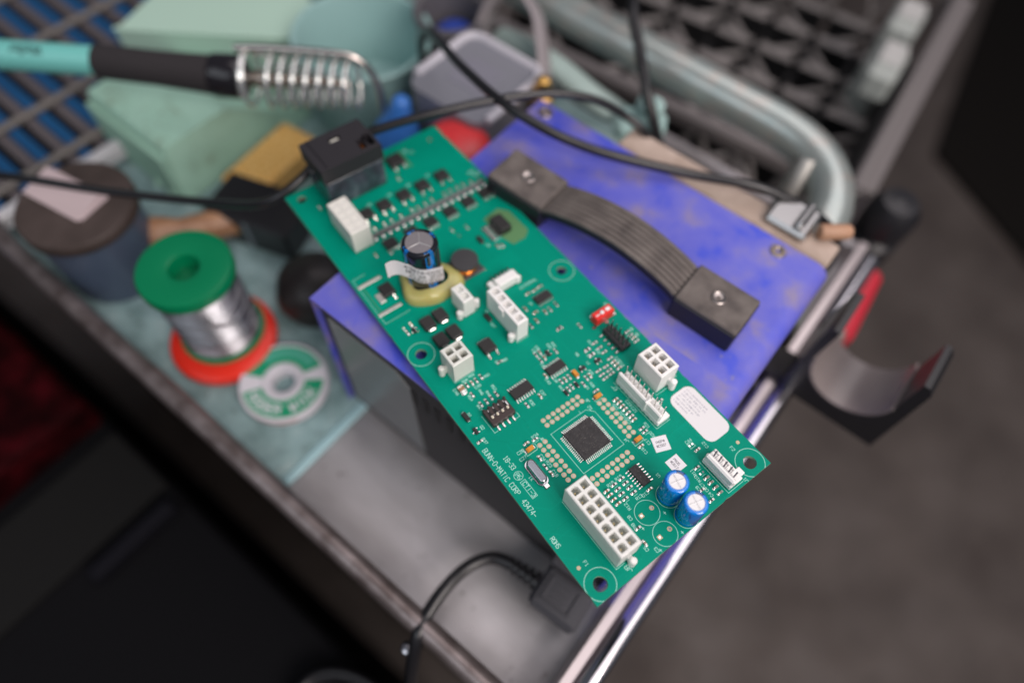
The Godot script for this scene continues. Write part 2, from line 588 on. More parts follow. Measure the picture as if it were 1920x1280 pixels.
# the print and copper of the board; x across, y along, in pixels of PX per millimetre
const PX := 8.6
const HOLES := [[5.8, 231.0, 2.65], [81.6, 231.2, 2.65], [5.8, 114.9, 2.5], [81.4, 115.6, 2.3], [6.3, 6.0, 2.2], [80.0, 7.4, 1.1]]
func board_picture() -> Image:
	var green := Color(0.0, 0.245, 0.165).linear_to_srgb()
	var dark := Color(0.0, 0.20, 0.135).linear_to_srgb()
	var pale := Color(0.0, 0.31, 0.215).linear_to_srgb()
	var white := Color(0.62, 0.78, 0.70).linear_to_srgb()
	var soft := Color(0.30, 0.56, 0.46).linear_to_srgb()
	var bare := Color(0.20, 0.23, 0.09).linear_to_srgb()
	var im := blank(int(BOARD_W * PX), int(BOARD_L * PX), green)
	var r := RandomNumberGenerator.new()
	r.seed = 7
	# tracks under the mask
	for k in 150:
		var p := Vector2(r.randf() * BOARD_W, r.randf() * BOARD_L)
		var way := Vector2(1, 0) if r.randf() < 0.4 else Vector2(0, 1)
		for s in 3:
			var q := p + way * r.randf_range(3, 22) * (1 if r.randf() < 0.5 else -1)
			draw_line(im, p * PX, q * PX, r.randf_range(1.5, 4.5), pale if r.randf() < 0.7 else dark, 0.34)
			p = q
			way = Vector2(way.y, way.x) if r.randf() < 0.5 else Vector2(0.7, 0.7)
		draw_disc(im, p * PX, 2.6, pale, 0.6)
	for k in 46:
		var p := Vector2(r.randf_range(4, BOARD_W - 12), r.randf_range(6, BOARD_L - 20))
		var n := r.randi_range(2, 7)
		var along_z := r.randf() < 0.6
		var d1 := Vector2(0, 1) if along_z else Vector2(1, 0)
		var d2 := Vector2(1, 0) if along_z else Vector2(0, 1)
		var l1 := r.randf_range(4, 16)
		var l2 := r.randf_range(3, 12)
		var turn := 1.0 if r.randf() < 0.5 else -1.0
		for i in n:
			var a := p + d2 * i * 0.75
			var b := a + d1 * (l1 + turn * i * 0.3)
			var c := b + (d1 + d2 * turn) * 2.2
			var e := c + d1 * l2
			draw_line(im, a * PX, b * PX, 1.9, pale, 0.42)
			draw_line(im, b * PX, c * PX, 1.9, pale, 0.42)
			draw_line(im, c * PX, e * PX, 1.9, pale, 0.42)
			draw_disc(im, e * PX, 2.4, pale, 0.7)
			draw_disc(im, e * PX, 1.0, dark, 0.8)
	for k in 260:
		var p := Vector2(r.randf_range(2, BOARD_W - 2), r.randf_range(3, BOARD_L - 3))
		draw_disc(im, p * PX, 2.5, pale, 0.65)
		draw_disc(im, p * PX, 1.0, dark, 0.9)
	for f in [[18, 60, 30, 74, 0.35], [2, 118, 8, 160, 0.2], [55, 205, 86, 212, 0.18], [50, 92, 70, 100, 0.25], [2, 8, 10, 60, 0.22]]:
		draw_rect(im, Vector2(f[0], f[1]) * PX, Vector2(f[2], f[3]) * PX, pale, f[4])
	for k in 900:
		var p := Vector2(r.randf() * BOARD_W, BOARD_L * pow(r.randf(), 0.6)) * PX
		draw_disc(im, p, r.randf_range(0.3, 0.75), soft, r.randf_range(0.25, 0.8))
	# bare copper pours
	for k in 1:
		var pts := PackedVector2Array([Vector2(70.5, 69), Vector2(80, 67.5), Vector2(83.5, 72), Vector2(83.8, 87), Vector2(80, 90), Vector2(73, 90), Vector2(71, 84)])
		for y in range(int(66 * PX), int(91 * PX)):
			for x in range(int(69 * PX), int(85 * PX)):
				if Geometry2D.is_point_in_polygon(Vector2(x, y) / PX, pts):
					blend(im, x, y, bare, 0.75)
	draw_rect(im, Vector2(3, 71.5) * PX, Vector2(12.5, 85.5) * PX, pale, 0.8)
	draw_line(im, Vector2(3.4, 71) * PX, Vector2(3.4, 86) * PX, 7, bare, 0.5)
	for t in [[51, 6, 61.8, 18]]:
		for s in [[t[0], t[1], t[2], t[1]], [t[2], t[1], t[2], t[3]]]:
			draw_line(im, Vector2(s[0], s[1]) * PX, Vector2(s[2], s[3]) * PX, 11, bare, 0.6)
	# silkscreen: frames and rings
	for h in HOLES:
		if h[2] > 2.0 and h[1] > 20:
			draw_ring(im, Vector2(h[0], h[1]) * PX, 5.75 * PX, 1.9, white, 0.95)
	for c in [[36.3, 222.0, 4.75], [36.3, 231.7, 4.6], [47.2, 222.0, 4.75], [47.2, 231.6, 4.6]]:
		draw_ring(im, Vector2(c[0], c[1]) * PX, c[2] * PX, 1.7, white, 0.95)
	var lines := [[[27.1, 196.4], [27.1, 176.2], [45.0, 176.2], [47.5, 178.9], [47.5, 196.5], [27.1, 196.4]], [[42.4, 176.3], [42.4, 175.0]],
		[[62.3, 173.6], [62.3, 199.4], [69.4, 199.4]], [[13.6, 200.0], [13.6, 230.6], [17.5, 230.6]], [[72.5, 173.8], [72.5, 188.4], [82.6, 188.4]], [[66.0, 219.4], [66.0, 234.8], [73.8, 234.8]],
		[[1.7, 64.1], [1.7, 92.9], [14.1, 92.9]], [[1.7, 64.1], [8.0, 64.1]], [[9.6, 125.0], [9.6, 134.9], [19.4, 134.9]], [[42.0, 126], [42.0, 134.5], [48.0, 134.5]],
		[[9.7, 153.6], [9.7, 162.6], [11.4, 162.6]], [[19.8, 162.6], [22.0, 162.6], [22.0, 160.4]], [[5.5, 184.8], [7.8, 184.8], [7.8, 192.6], [5.5, 192.6], [5.5, 184.8]],
		[[14.2, 175.2], [14.2, 178.0], [17.6, 178.0], [18.9, 178.0], [19.6, 177.2], [19.6, 175.6], [18.9, 174.9]], [[50.6, 197.4], [50.6, 199.8], [54.5, 199.8], [55.5, 199.0]],
		[[67.2, 211.4], [69.6, 211.4], [69.6, 213.6], [67.2, 213.6], [67.2, 211.4]], [[50.6, 173.6], [50.6, 176.0], [54.0, 176.0]]]
	for l in lines:
		for i in l.size() - 1:
			draw_line(im, Vector2(l[i][0], l[i][1]) * PX, Vector2(l[i + 1][0], l[i + 1][1]) * PX, 1.6, white, 0.95)
	# silkscreen: writing. The four directions: d down the board, r across it, and the same two turned half round
	var e := {"d": [Vector2(0, 1), Vector2(1, 0)], "r": [Vector2(1, 0), Vector2(0, -1)], "u": [Vector2(0, -1), Vector2(-1, 0)], "l": [Vector2(-1, 0), Vector2(0, 1)]}
	var words := "BUNN-O-MATIC 1.3 165.8 d 2.05;CORP 1.4 183.0 d 2.05;43474- 1.3 190.9 d 2.05;ROHS 1.3 208.2 d 1.75;18-33 6.0 173.0 d 1.95;CTI-3 5.9 185.6 d 1.55;F1 5.7 221.6 d 1.2;J8 18.0 234.3 u 1.69;R24 20.2 173.6 r 1.2;C24 17.9 180.5 d 1.15;C28 11.6 175.6 r 1.2;C27 10.8 178.3 r 1.2;R23 18.3 184.0 d 1.15;C18 17.8 188.3 d 1.15;X1 10.4 186.8 u 1.2;R37 4.0 161.6 d 1.15;Q2 6.5 156.8 d 1.15;R19 35.3 206.1 r 1.15;R18 31.2 206.2 r 1.15;C10 42.0 215.8 l 1.15;R12 32.6 217.4 u 1.15;C8 30.4 220.6 u 1.15;R8 29.6 223.6 u 1.15;C5 27.6 232.4 u 1.15;C3 30.4 235.0 u 1.15;U1 50.0 214.6 u 1.1;R11 61.6 222.4 u 1.1;R10 61.2 225.2 u 1.1;C7 60.8 227.4 u 1.1;C6 60.8 229.6 u 1.1;C4 60.8 232.0 u 1.1;C9 58.6 227.4 u 1.05;R13 36.5 216.4 r 1.1;R21 59.6 194.5 d 1.1;R20 59.7 201.4 u 1.1;C17 56.2 202.5 u 1.1;C16 52.6 204.6 u 1.1;J4 49.9 196.9 u 1.2;S2 47.6 177.4 u 1.2;J3 60.2 174.4 d 1.5;C23 60.4 182.8 d 1.15;C21 60.3 186.4 d 1.15;C44 67.3 211.2 r 1.15;C12 73.4 217.0 u 1.1;F2 79.7 222.2 d 1.2;J1 75.6 236.0 u 1.2;J5 48.8 174.4 u 1.1;J6 22.6 174.6 d 1.1;C20 56.0 191.2 u 1.1;C22 55.9 187.8 u 1.1;C25 56.0 183.6 u 1.1;+ 41.0 226.9 r 1.9;+ 30.6 226.4 r 1.9;+ 41.2 236.0 r 1.9;+ 30.4 236.0 r 1.9;C37 35.2 158.6 d 1.1;R30 29.0 159.4 d 1.1;C48 7.0 137.0 d 1.2;C43 40.3 155.6 d 1.1;U6 43.2 158.0 d 1.0;R41 42.8 161.4 d 1.0;R47 10.6 148.6 d 1.1;R44 17.2 145.6 d 1.1;R52 20.6 144.6 d 1.1;C49 14.9 142.2 r 1.1;R45 15.2 143.4 d 1.0;R54 10.2 142.8 d 1.1;R58 12.2 136.8 r 1.0;R59 15.7 136.4 r 1.0;R50 20.8 140.2 r 1.0;Q1 28.7 137.4 r 1.0;R60 31.2 138.6 r 1.0;D2 5.6 149.3 d 1.0;J2 20.4 128.6 r 1.3;C35 46.6 140.5 d 1.0;C34 44.6 141.0 d 1.0;R33 51.2 142.6 d 1.0;R32 53.2 143.2 d 1.0;C36 43.4 148.6 d 1.0;D1 51.6 168.2 d 1.0;R26 54.0 167.8 d 1.0;R25 57.4 163.0 d 1.0;L1 59.4 159.4 d 1.0;R9 58.2 153.4 d 1.0;R7 61.6 157.0 d 1.0;C15 70.4 164.8 d 1.1;C14 70.4 167.4 d 1.1;R5 85.4 157.6 d 1.0;R6 85.4 161.0 d 1.0;R14 66.4 151.8 d 1.0;R15 66.2 157.0 d 1.0;J9 83.4 186.8 r 1.1;U2 40.6 112.8 d 1.0;R27 38.2 120.0 d 1.0;SW1 84.8 141.0 d 1.1;EXTERNAL 60.2 113.0 r 1.3;U4 58.4 121.0 d 1.0;Q3 64.0 6.0 d 1.4;T1 66.0 10.6 r 1.5;D9 62.6 82.8 d 1.0;C61 66.4 88.6 r 1.2;R71 67.4 84.0 r 1.2;R77 82.2 40.4 r 1.4;R78 83.4 43.0 r 1.4;U5 52.4 29.2 r 1.2;U9 41.4 29.2 r 1.2;U8 30.0 29.2 r 1.2;U7 63.8 29.2 r 1.2"
	for wd in words.split(";"):
		var f := wd.split(" ")
		var d: Array = e[f[3]]
		var size := f[4].to_float()
		write(im, f[0], Vector2(f[1].to_float(), f[2].to_float()) * PX, d[0] * (0.72 if size > 1.7 else 1.0), d[1], size * PX, 1.5 if size < 1.4 else 1.9, white, 0.95, 0.9)
	draw_ring(im, Vector2(6.6, 182.2) * PX, 1.75 * PX, 1.6, white)
	write(im, "Pb", Vector2(5.8, 181.1) * PX, Vector2(0, 1), Vector2(1, 0), 1.5 * PX, 1.5, white)
	draw_line(im, Vector2(5.5, 181.2) * PX, Vector2(7.7, 183.2) * PX, 1.4, white)
	# white polarity bars beside the small parts of the lower half
	for b in [[37.4, 206.6], [37.4, 208.8], [37.5, 211.0], [37.4, 213.4], [33.4, 206.7], [33.4, 208.9], [33.4, 211.0], [33.4, 213.3], [63.6, 220.6], [63.5, 223.1], [63.6, 225.7], [57.7, 197.5], [20.9, 174.2]]:
		draw_line(im, Vector2(b[0] - 0.8, b[1] + 1.1) * PX, Vector2(b[0] + 0.9, b[1] + 1.1) * PX, 1.5, white, 0.9)
	return im

# ---------------------------------------------------------------- the circuit board and what is soldered to it (x across, z along the board, y up from its face)
func chips() -> void:
	var tin := mat("solder", Color(0.78, 0.78, 0.76), 0.16, 1.0)
	var ceramic := mat("white_ceramic", Color(0.62, 0.62, 0.58), 0.5)
	var black := mat("resistor_top", Color(0.02, 0.018, 0.018), 0.35)
	var tan := mat("capacitor_body", Color(0.30, 0.17, 0.09), 0.45)
	var tan2 := mat("capacitor_body_grey", Color(0.27, 0.21, 0.16), 0.45)
	var orange := mat("tantalum", Color(0.62, 0.235, 0.015), 0.4)
	var band := mat("tantalum_band", Color(0.42, 0.12, 0.006), 0.4)
	var epoxy := mat("epoxy", Color(0.018, 0.017, 0.017), 0.55)
	var kinds := {}
	for size in [["r", 1.6, 0.85, 0.5], ["rr", 2.4, 1.3, 0.6], ["c", 1.6, 0.85, 0.8], ["g", 1.6, 0.85, 0.8], ["c3", 3.2, 2.6, 1.7]]:
		var a := begin()
		var b := begin()
		var t := begin()
		var l: float = size[1]
		var w: float = size[2]
		var h: float = size[3]
		var k: float = l * 0.23
		box(a, Vector3(-l / 2 + k, 0.04, -w / 2 + 0.02), Vector3(l / 2 - k, h - 0.03, w / 2 - 0.02), 0.04)
		for s in [-1, 1]:
			box(b, Vector3(s * (l / 2 - k / 2) - k / 2, 0.02, -w / 2), Vector3(s * (l / 2 - k / 2) + k / 2, h, w / 2), 0.07)
			lathe(b, [Vector2(0.62 * w, 0.02), Vector2(0.42 * w, 0.12), Vector2(0.2 * w, h * 0.6), Vector2(0, h * 0.7)], 8, Transform3D(Basis.from_scale(Vector3(0.55, 1, 0.9)), Vector3(s * (l / 2 + 0.02), 0, 0)))
		if str(size[0]).begins_with("r"):
			box(t, Vector3(-l / 2 + k, h - 0.06, -w / 2 + 0.06), Vector3(l / 2 - k, h + 0.02, w / 2 - 0.06), 0.02)
			kinds[size[0]] = mesh_of([[a, ceramic], [b, tin], [t, black]])
		else:
			kinds[size[0]] = mesh_of([[a, tan2 if size[0] == "g" else tan], [b, tin]])
	if true:
		var a := begin()
		var b := begin()
		var t := begin()
		box(a, Vector3(-1.6, 0.15, -0.85), Vector3(1.6, 1.7, 0.85), 0.12)
		box(t, Vector3(-1.3, 1.66, -0.75), Vector3(-0.9, 1.72, 0.75))
		for s in [-1, 1]:
			box(b, Vector3(s * 1.65 - 0.25, 0.02, -0.6), Vector3(s * 1.65 + 0.25, 0.75, 0.6), 0.08)
			box(b, Vector3(s * 1.95 - 0.3, 0.02, -0.65), Vector3(s * 1.95 + 0.3, 0.12, 0.65), 0.04)
		kinds["ta"] = mesh_of([[a, orange], [b, tin], [t, band]])
		a = begin()
		b = begin()
		box(a, Vector3(-1.45, 0.15, -0.7), Vector3(1.45, 1.1, 0.7), 0.14)
		for k in [[-0.95, 1.0], [0.95, 1.0], [0.0, -1.0]]:
			box(b, Vector3(k[0] - 0.22, 0.45, minf(k[1] * 0.65, k[1] * 0.95)), Vector3(k[0] + 0.22, 0.62, maxf(k[1] * 0.65, k[1] * 0.95)), 0.03)
			box(b, Vector3(k[0] - 0.25, 0.02, minf(k[1] * 0.9, k[1] * 1.45)), Vector3(k[0] + 0.25, 0.3, maxf(k[1] * 0.9, k[1] * 1.45)), 0.06)
		kinds["s3"] = mesh_of([[a, epoxy], [b, tin]])
		for d in [["d", 1.25, 0.65, 1.0], ["d2", 2.0, 0.95, 1.6]]:
			a = begin()
			b = begin()
			box(a, Vector3(-d[1], 0.12, -d[2]), Vector3(d[1], d[3], d[2]), 0.14)
			for s in [-1, 1]:
				box(b, Vector3(s * (d[1] + 0.12) - 0.22, 0.02, -d[2] * 0.6), Vector3(s * (d[1] + 0.12) + 0.3, d[3] * 0.5, d[2] * 0.6), 0.08)
			kinds[d[0]] = mesh_of([[a, epoxy], [b, tin]])
		b = begin()
		for s in [-1, 1]:
			box(b, Vector3(s * 0.75 - 0.4, 0.0, -0.45), Vector3(s * 0.75 + 0.4, 0.1, 0.45), 0.05)
		kinds["p"] = mesh_of([[b, tin]])
	var called := {"r": "chip_resistor", "rr": "chip_resistor", "c": "chip_capacitor", "g": "chip_capacitor", "c3": "chip_capacitor", "ta": "tantalum_capacitor", "s3": "transistor", "d": "diode", "d2": "diode", "p": "solder_pad_pair"}
	# kind, whether it lies along the board (z) or across it (x), and where
	var plan := "rz 44.5 144.0,gz 46.6 144.0,s3z 48.9 146.6,rz 52.5 147.5,cz 46.5 147.2,rz 44.6 147.4,cz 41.7 154.4,rz 45.2 160.2,cz 47.1 160.5,rz 49.2 160.6,taz 51.9 161.2,s3x 56.0 160.9,cz 56.5 165.2,rz 54.6 165.3,rz 51.8 166.8,dz 49.3 165.4,rz 47.2 164.7,rz 45.3 164.9,dz 43.4 165.7,tax 52.7 174.6,gx 54.0 172.2,rrx 63.6 155.1,rrx 63.6 158.1,s3x 63.6 161.8,rx 68.4 154.3,rx 68.6 157.3,rx 68.7 160.2,rx 68.7 163.9,cx 68.8 166.1,cx 68.8 167.8,cx 68.8 169.8,rx 64.7 165.9,rx 64.7 168.0,rx 64.5 169.9,rx 60.8 167.9,rx 60.8 170.0,rx 60.9 165.6,rz 68.8 143.7,rx 83.5 158.4,rx 83.4 160.5,cx 83.6 162.4,rx 83.5 164.2,cx 57.7 180.0,cx 57.9 181.8,cx 57.9 183.7,gx 57.9 185.5,gx 57.9 187.4,gx 57.8 189.3,cx 57.8 191.1,rx 57.7 195.8,rx 57.7 197.5,tax 53.1 198.4,cx 52.3 201.1,rx 72.0 191.2,rx 20.9 174.2,gx 17.0 173.6,tax 16.6 176.5,gz 17.4 181.5,rz 17.0 185.5,gz 17.2 189.1,rx 37.4 206.6,rx 37.4 208.8,rx 37.5 211.0,rx 37.4 213.4,rx 33.4 206.7,rx 33.4 208.9,rx 33.4 211.0,rx 33.4 213.3,cx 29.6 206.9,cx 29.6 208.8,cx 29.6 210.9,cx 29.9 213.1,cx 43.1 216.0,rx 63.6 220.6,px 63.5 223.1,gx 63.6 225.7,gx 63.6 228.0,gx 63.6 230.4,gx 63.6 232.8,rx 58.8 228.0,rx 58.8 233.0,rx 29.7 224.4,px 68.4 212.4,gx 69.0 215.4,gz 27.9 229.8,c3z 10.0 139.2,rz 12.9 138.5,cz 15.1 138.9,rz 17.3 138.9,rz 19.8 138.8,rz 12.1 143.5,rz 20.4 149.0,rz 17.6 149.1,rz 15.1 149.3,rz 12.5 149.2,cz 34.0 160.5,rz 27.3 160.5,d2z 4.3 150.5,s3z 4.0 157.7,rx 2.9 162.2,rx 30.3 137.6,pz 6.7 100.0,rz 6.8 102.5,cz 10.2 99.8,s3z 9.7 103.4,d2z 39.0 116.9,gx 61.1 116.9,cz 55.2 122.7,cx 57.6 126.8,cz 61.3 129.0,rz 63.8 129.3,rz 67.7 128.7,cz 55.4 130.6,rz 51.8 131.2,rrx 60.9 139.7,gx 67.9 116.9,gx 64.7 117.2,d2z 61.6 79.2,gz 66.3 86.4,gz 68.2 87.6,rz 54.5 65.8,rz 61.3 68.5,cz 75.4 44.6,cz 64.5 44.3,cz 68.1 44.2,cz 57.4 43.8,cz 53.3 44.1,cz 45.8 43.9,cz 49.2 44.4,cz 39.6 44.1,cz 34.5 43.6,cz 30.6 43.8,cz 25.3 43.5,cz 79.8 45.4,gz 72.0 44.4,rz 10.8 15.9,cz 51.8 22.0,gz 84.0 46.4,pz 55.5 70.4,cz 17.6 57.6,gz 24.0 60.0"
	var solder_under := mat("dull_solder", Color(0.56, 0.56, 0.52), 0.42, 0.55)
	var pads := begin()
	for s in plan.split(","):
		var f := s.split(" ")
		var way := f[0][-1]
		var kind := f[0].substr(0, f[0].length() - 1)
		var at := Vector3(f[1].to_float() + rng.randf_range(-0.06, 0.06), 0, f[2].to_float() + rng.randf_range(-0.06, 0.06))
		put(called[kind], kinds[kind], board, at, (0.0 if way == "x" else PI / 2) + rng.randf_range(-0.03, 0.03))
		if kind in ["r", "c", "g"]:
			for e in [-1, 1]:
				var c := at + (Vector3(e * 0.95, 0, 0) if way == "x" else Vector3(0, 0, e * 0.95))
				mid_box(pads, c + Vector3(0, 0.02, 0), Vector3(0.95, 0.05, 0.95), 0.02)
	# rows of plated test holes round the large chip
	var gold := mat("pad_ring", Color(0.50, 0.42, 0.28), 0.42, 0.45)
	var rings := begin()
	var fill := begin()
	var cup := begin()
	var spots := []
	for k in 8:
		spots.append_array([[51.4, 177.3 + k * 2.54], [53.95, 177.3 + k * 2.52], [28.4 + k * 2.53, 169.8], [28.4 + k * 2.55, 172.3], [20.8, 177.3 + k * 2.5], [23.4, 177.3 + k * 2.5], [28.6 + k * 2.53, 199.9], [28.6 + k * 2.53, 202.5]])
	for s in spots:
		cyl(rings, Vector3(s[0], 0, s[1]), 1.02, 0.06, 16)
		lathe(cup, [Vector2(0.56, 0.06), Vector2(0.5, 0.075), Vector2(0, 0.065)], 12, Transform3D(Basis.IDENTITY, Vector3(s[0], 0, s[1])))
	for s in [[38.9, 221.7, 1.0, 1], [38.8, 231.4, 1.0, 1], [33.8, 221.7, 1.0, 0], [33.8, 231.5, 1.0, 0]]:
		if s[3] == 1:
			cyl(rings, Vector3(s[0], 0, s[1]), 0.95, 0.06, 16)
		else:
			mid_box(rings, Vector3(s[0], 0.03, s[1]), Vector3(1.7, 0.06, 1.7))
		cyl(fill, Vector3(s[0], 0.0, s[1]), 0.42, 0.09, 12)
	for s in [[3.2, 222.3], [84.0, 222.6]]:
		cyl(rings, Vector3(s[0], 0, s[1]), 0.75, 0.06, 14)
	stuff(put("solder_pads", mesh_of([[pads, solder_under], [rings, gold], [cup, mat("pad_cup", Color(0.52, 0.48, 0.42), 0.45, 0.4)], [fill, tin]]), board))

# a moulded chip with legs on two sides (or four)
func chip_with_legs(called: String, at: Vector3, size: Vector3, n: int, pitch: float, turn := 0.0, four := false, leg := 0.3, reach := 1.0, dusty := false) -> MeshInstance3D:
	var a := begin()
	var top := size.y
	var hx := size.x / 2
	var hz := size.z / 2
	# sides lean in above and below the middle
	var mid := top * 0.5
	for s in [[0.12, 0.0, mid, 0.16], [mid, 0.16, top, 0.0]]:
		var i0: float = 0.16 - s[1]
		var i1: float = 0.16 - s[3]
		var b0 := [Vector3(-hx + i0, s[0], -hz + i0), Vector3(hx - i0, s[0], -hz + i0), Vector3(hx - i0, s[0], hz - i0), Vector3(-hx + i0, s[0], hz - i0)]
		var b1 := [Vector3(-hx + i1, s[2], -hz + i1), Vector3(hx - i1, s[2], -hz + i1), Vector3(hx - i1, s[2], hz - i1), Vector3(-hx + i1, s[2], hz - i1)]
		for k in 4:
			var o: Vector3 = (b0[k] + b0[(k + 1) % 4]) / 2.0
			quad_to(a, b0[k], b0[(k + 1) % 4], b1[(k + 1) % 4], b1[k], Vector3(o.x, 0, o.z))
		if s[2] == top:
			quad_to(a, b1[0], b1[1], b1[2], b1[3], Vector3.UP)
		else:
			quad_to(a, b0[0], b0[1], b0[2], b0[3], Vector3.DOWN)
	cyl(a, Vector3(-hx + 1.0, top - 0.02, hz - 1.0), 0.35, 0.03, 10)
	var m := mat("epoxy_dusty", Color(0.02, 0.019, 0.02), 0.6) if dusty else mat("epoxy", Color(0.018, 0.017, 0.017), 0.55)
	if dusty and m.albedo_texture == null:
		worn(m, scuffed(256, 0.02, 1.0, [[0.0, Color(0.012, 0.011, 0.012)], [1.0, Color(0.03, 0.028, 0.03)]], 5, 240, Color(0.10, 0.09, 0.085), 380, Color(0.26, 0.23, 0.20), 0.55), 62.0)
	var o := part(called, a, m, board, at, turn)
	var b := begin()
	for side in (4 if four else 2):
		var tf := Transform3D(Basis(Vector3.UP, side * (PI / 2 if four else PI)), Vector3.ZERO)
		var half := hx if four and side % 2 == 1 else hz
		for k in n:
			var x := (k - (n - 1) / 2.0) * pitch
			box(b, Vector3(x - leg / 2, mid - 0.08, half - 0.1), Vector3(x + leg / 2, mid + 0.08, half + reach * 0.35), 0.03, tf)
			box(b, Vector3(x - leg / 2, 0.08, half + reach * 0.26), Vector3(x + leg / 2, mid + 0.05, half + reach * 0.44), 0.03, tf)
			box(b, Vector3(x - leg / 2, 0.03, half + reach * 0.3), Vector3(x + leg / 2, 0.2, half + reach), 0.04, tf)
			box(b, Vector3(x - leg * 0.55, 0.0, half + reach * 0.2), Vector3(x + leg * 0.55, 0.07, half + reach * 1.3), 0.02, tf)
	stuff(part("chip_legs", b, mat("lead", Color(0.70, 0.70, 0.67), 0.17, 1.0), o))
	return o

# a power transistor: a thick body, a tab behind it and legs before it
func power_chip(called: String, at: Vector3, w: float, l: float, h: float, legs: Array, turn := 0.0, tab := true) -> void:
	var a := begin()
	box(a, Vector3(-w / 2, 0.15, -l / 2), Vector3(w / 2, h, l / 2), 0.3)
	var o := part(called, a, mat("epoxy", Color(0.018, 0.017, 0.017), 0.55), board, at, turn)
	var b := begin()
	for x in legs:
		box(b, Vector3(x - 0.45, h * 0.42, l / 2 - 0.1), Vector3(x + 0.45, h * 0.6, l / 2 + 0.7), 0.1)
		box(b, Vector3(x - 0.45, 0.25, l / 2 + 0.45), Vector3(x + 0.45, h * 0.55, l / 2 + 0.95), 0.1)
		box(b, Vector3(x - 0.62, 0.02, l / 2 + 0.5), Vector3(x + 0.62, 0.5, l / 2 + 2.3), 0.2)
	if tab:
		box(b, Vector3(-w / 2 + 0.3, 0.02, -l / 2 - 1.2), Vector3(w / 2 - 0.3, 0.45, -l / 2 + 0.2), 0.1)
	stuff(part("chip_legs", b, mat("lead", Color(0.70, 0.70, 0.67), 0.17, 1.0), o))

func nylon(key: String, c: Color, sss := 0.25) -> StandardMaterial3D:
	var m := mat(key, c, 0.38)
	m.backlight_enabled = true
	m.backlight = Color(0.7, 0.7, 0.69) if key == "natural_nylon" else Color(0.42, 0.41, 0.41)
	return m

func plug_housing(called: String, label: String, x0: float, z0: float, x1: float, z1: float, h: float, nx: int, nz: int, m: Material, depth := 7.5, peg := Vector3.ZERO, pins := true) -> MeshInstance3D:
	var a := begin()
	cells(a, x0, z0, x1, z1, nx, nz, 1.05, 1.2, 0.25, h, depth, 0.75)
	for k in [[x0 + 0.6, z0 + 0.6], [x1 - 0.6, z0 + 0.6], [x0 + 0.6, z1 - 0.6], [x1 - 0.6, z1 - 0.6]]:
		mid_box(a, Vector3(k[0], 0.12, k[1]), Vector3(1.0, 0.26, 1.0))
	if peg != Vector3.ZERO:
		cyl(a, Vector3(peg.x, 0.0, peg.z), 1.35, peg.y, 14, 0.5)
		box(a, Vector3(peg.x - 0.9, 1.0, minf(peg.z, (z0 + z1) / 2) if peg.z > z1 or peg.z < z0 else peg.z - 0.9), Vector3(peg.x + 0.9, peg.y - 1.2, maxf(peg.z, z1 - 0.2) if peg.z > z1 else peg.z + 0.9), 0.2) if peg.z > z1 else box(a, Vector3(minf(peg.x, x0 + 0.2), 1.0, peg.z - 0.9), Vector3(maxf(peg.x, x0 + 0.2), peg.y - 1.2, peg.z + 0.9), 0.2)
	var o := part(called, a, m, board)
	if label != "":
		o.set_meta("label", label)
	if pins:
		var b := begin()
		var cw := (x1 - x0 - 2.4 - 1.05 * (nx - 1)) / nx
		var cz := (z1 - z0 - 2.4 - 1.05 * (nz - 1)) / nz
		for i in nx:
			for j in nz:
				var c := Vector3(x0 + 1.2 + cw / 2 + i * (cw + 1.05), 0, z0 + 1.2 + cz / 2 + j * (cz + 1.05))
				mid_box(b, c + Vector3(0, h - depth + 0.8, 0), Vector3(0.9, 2.4, 0.9), 0.25)
		stuff(part("pins", b, mat("brass_pin", Color(0.55, 0.45, 0.25), 0.35, 1.0), o))
	return o

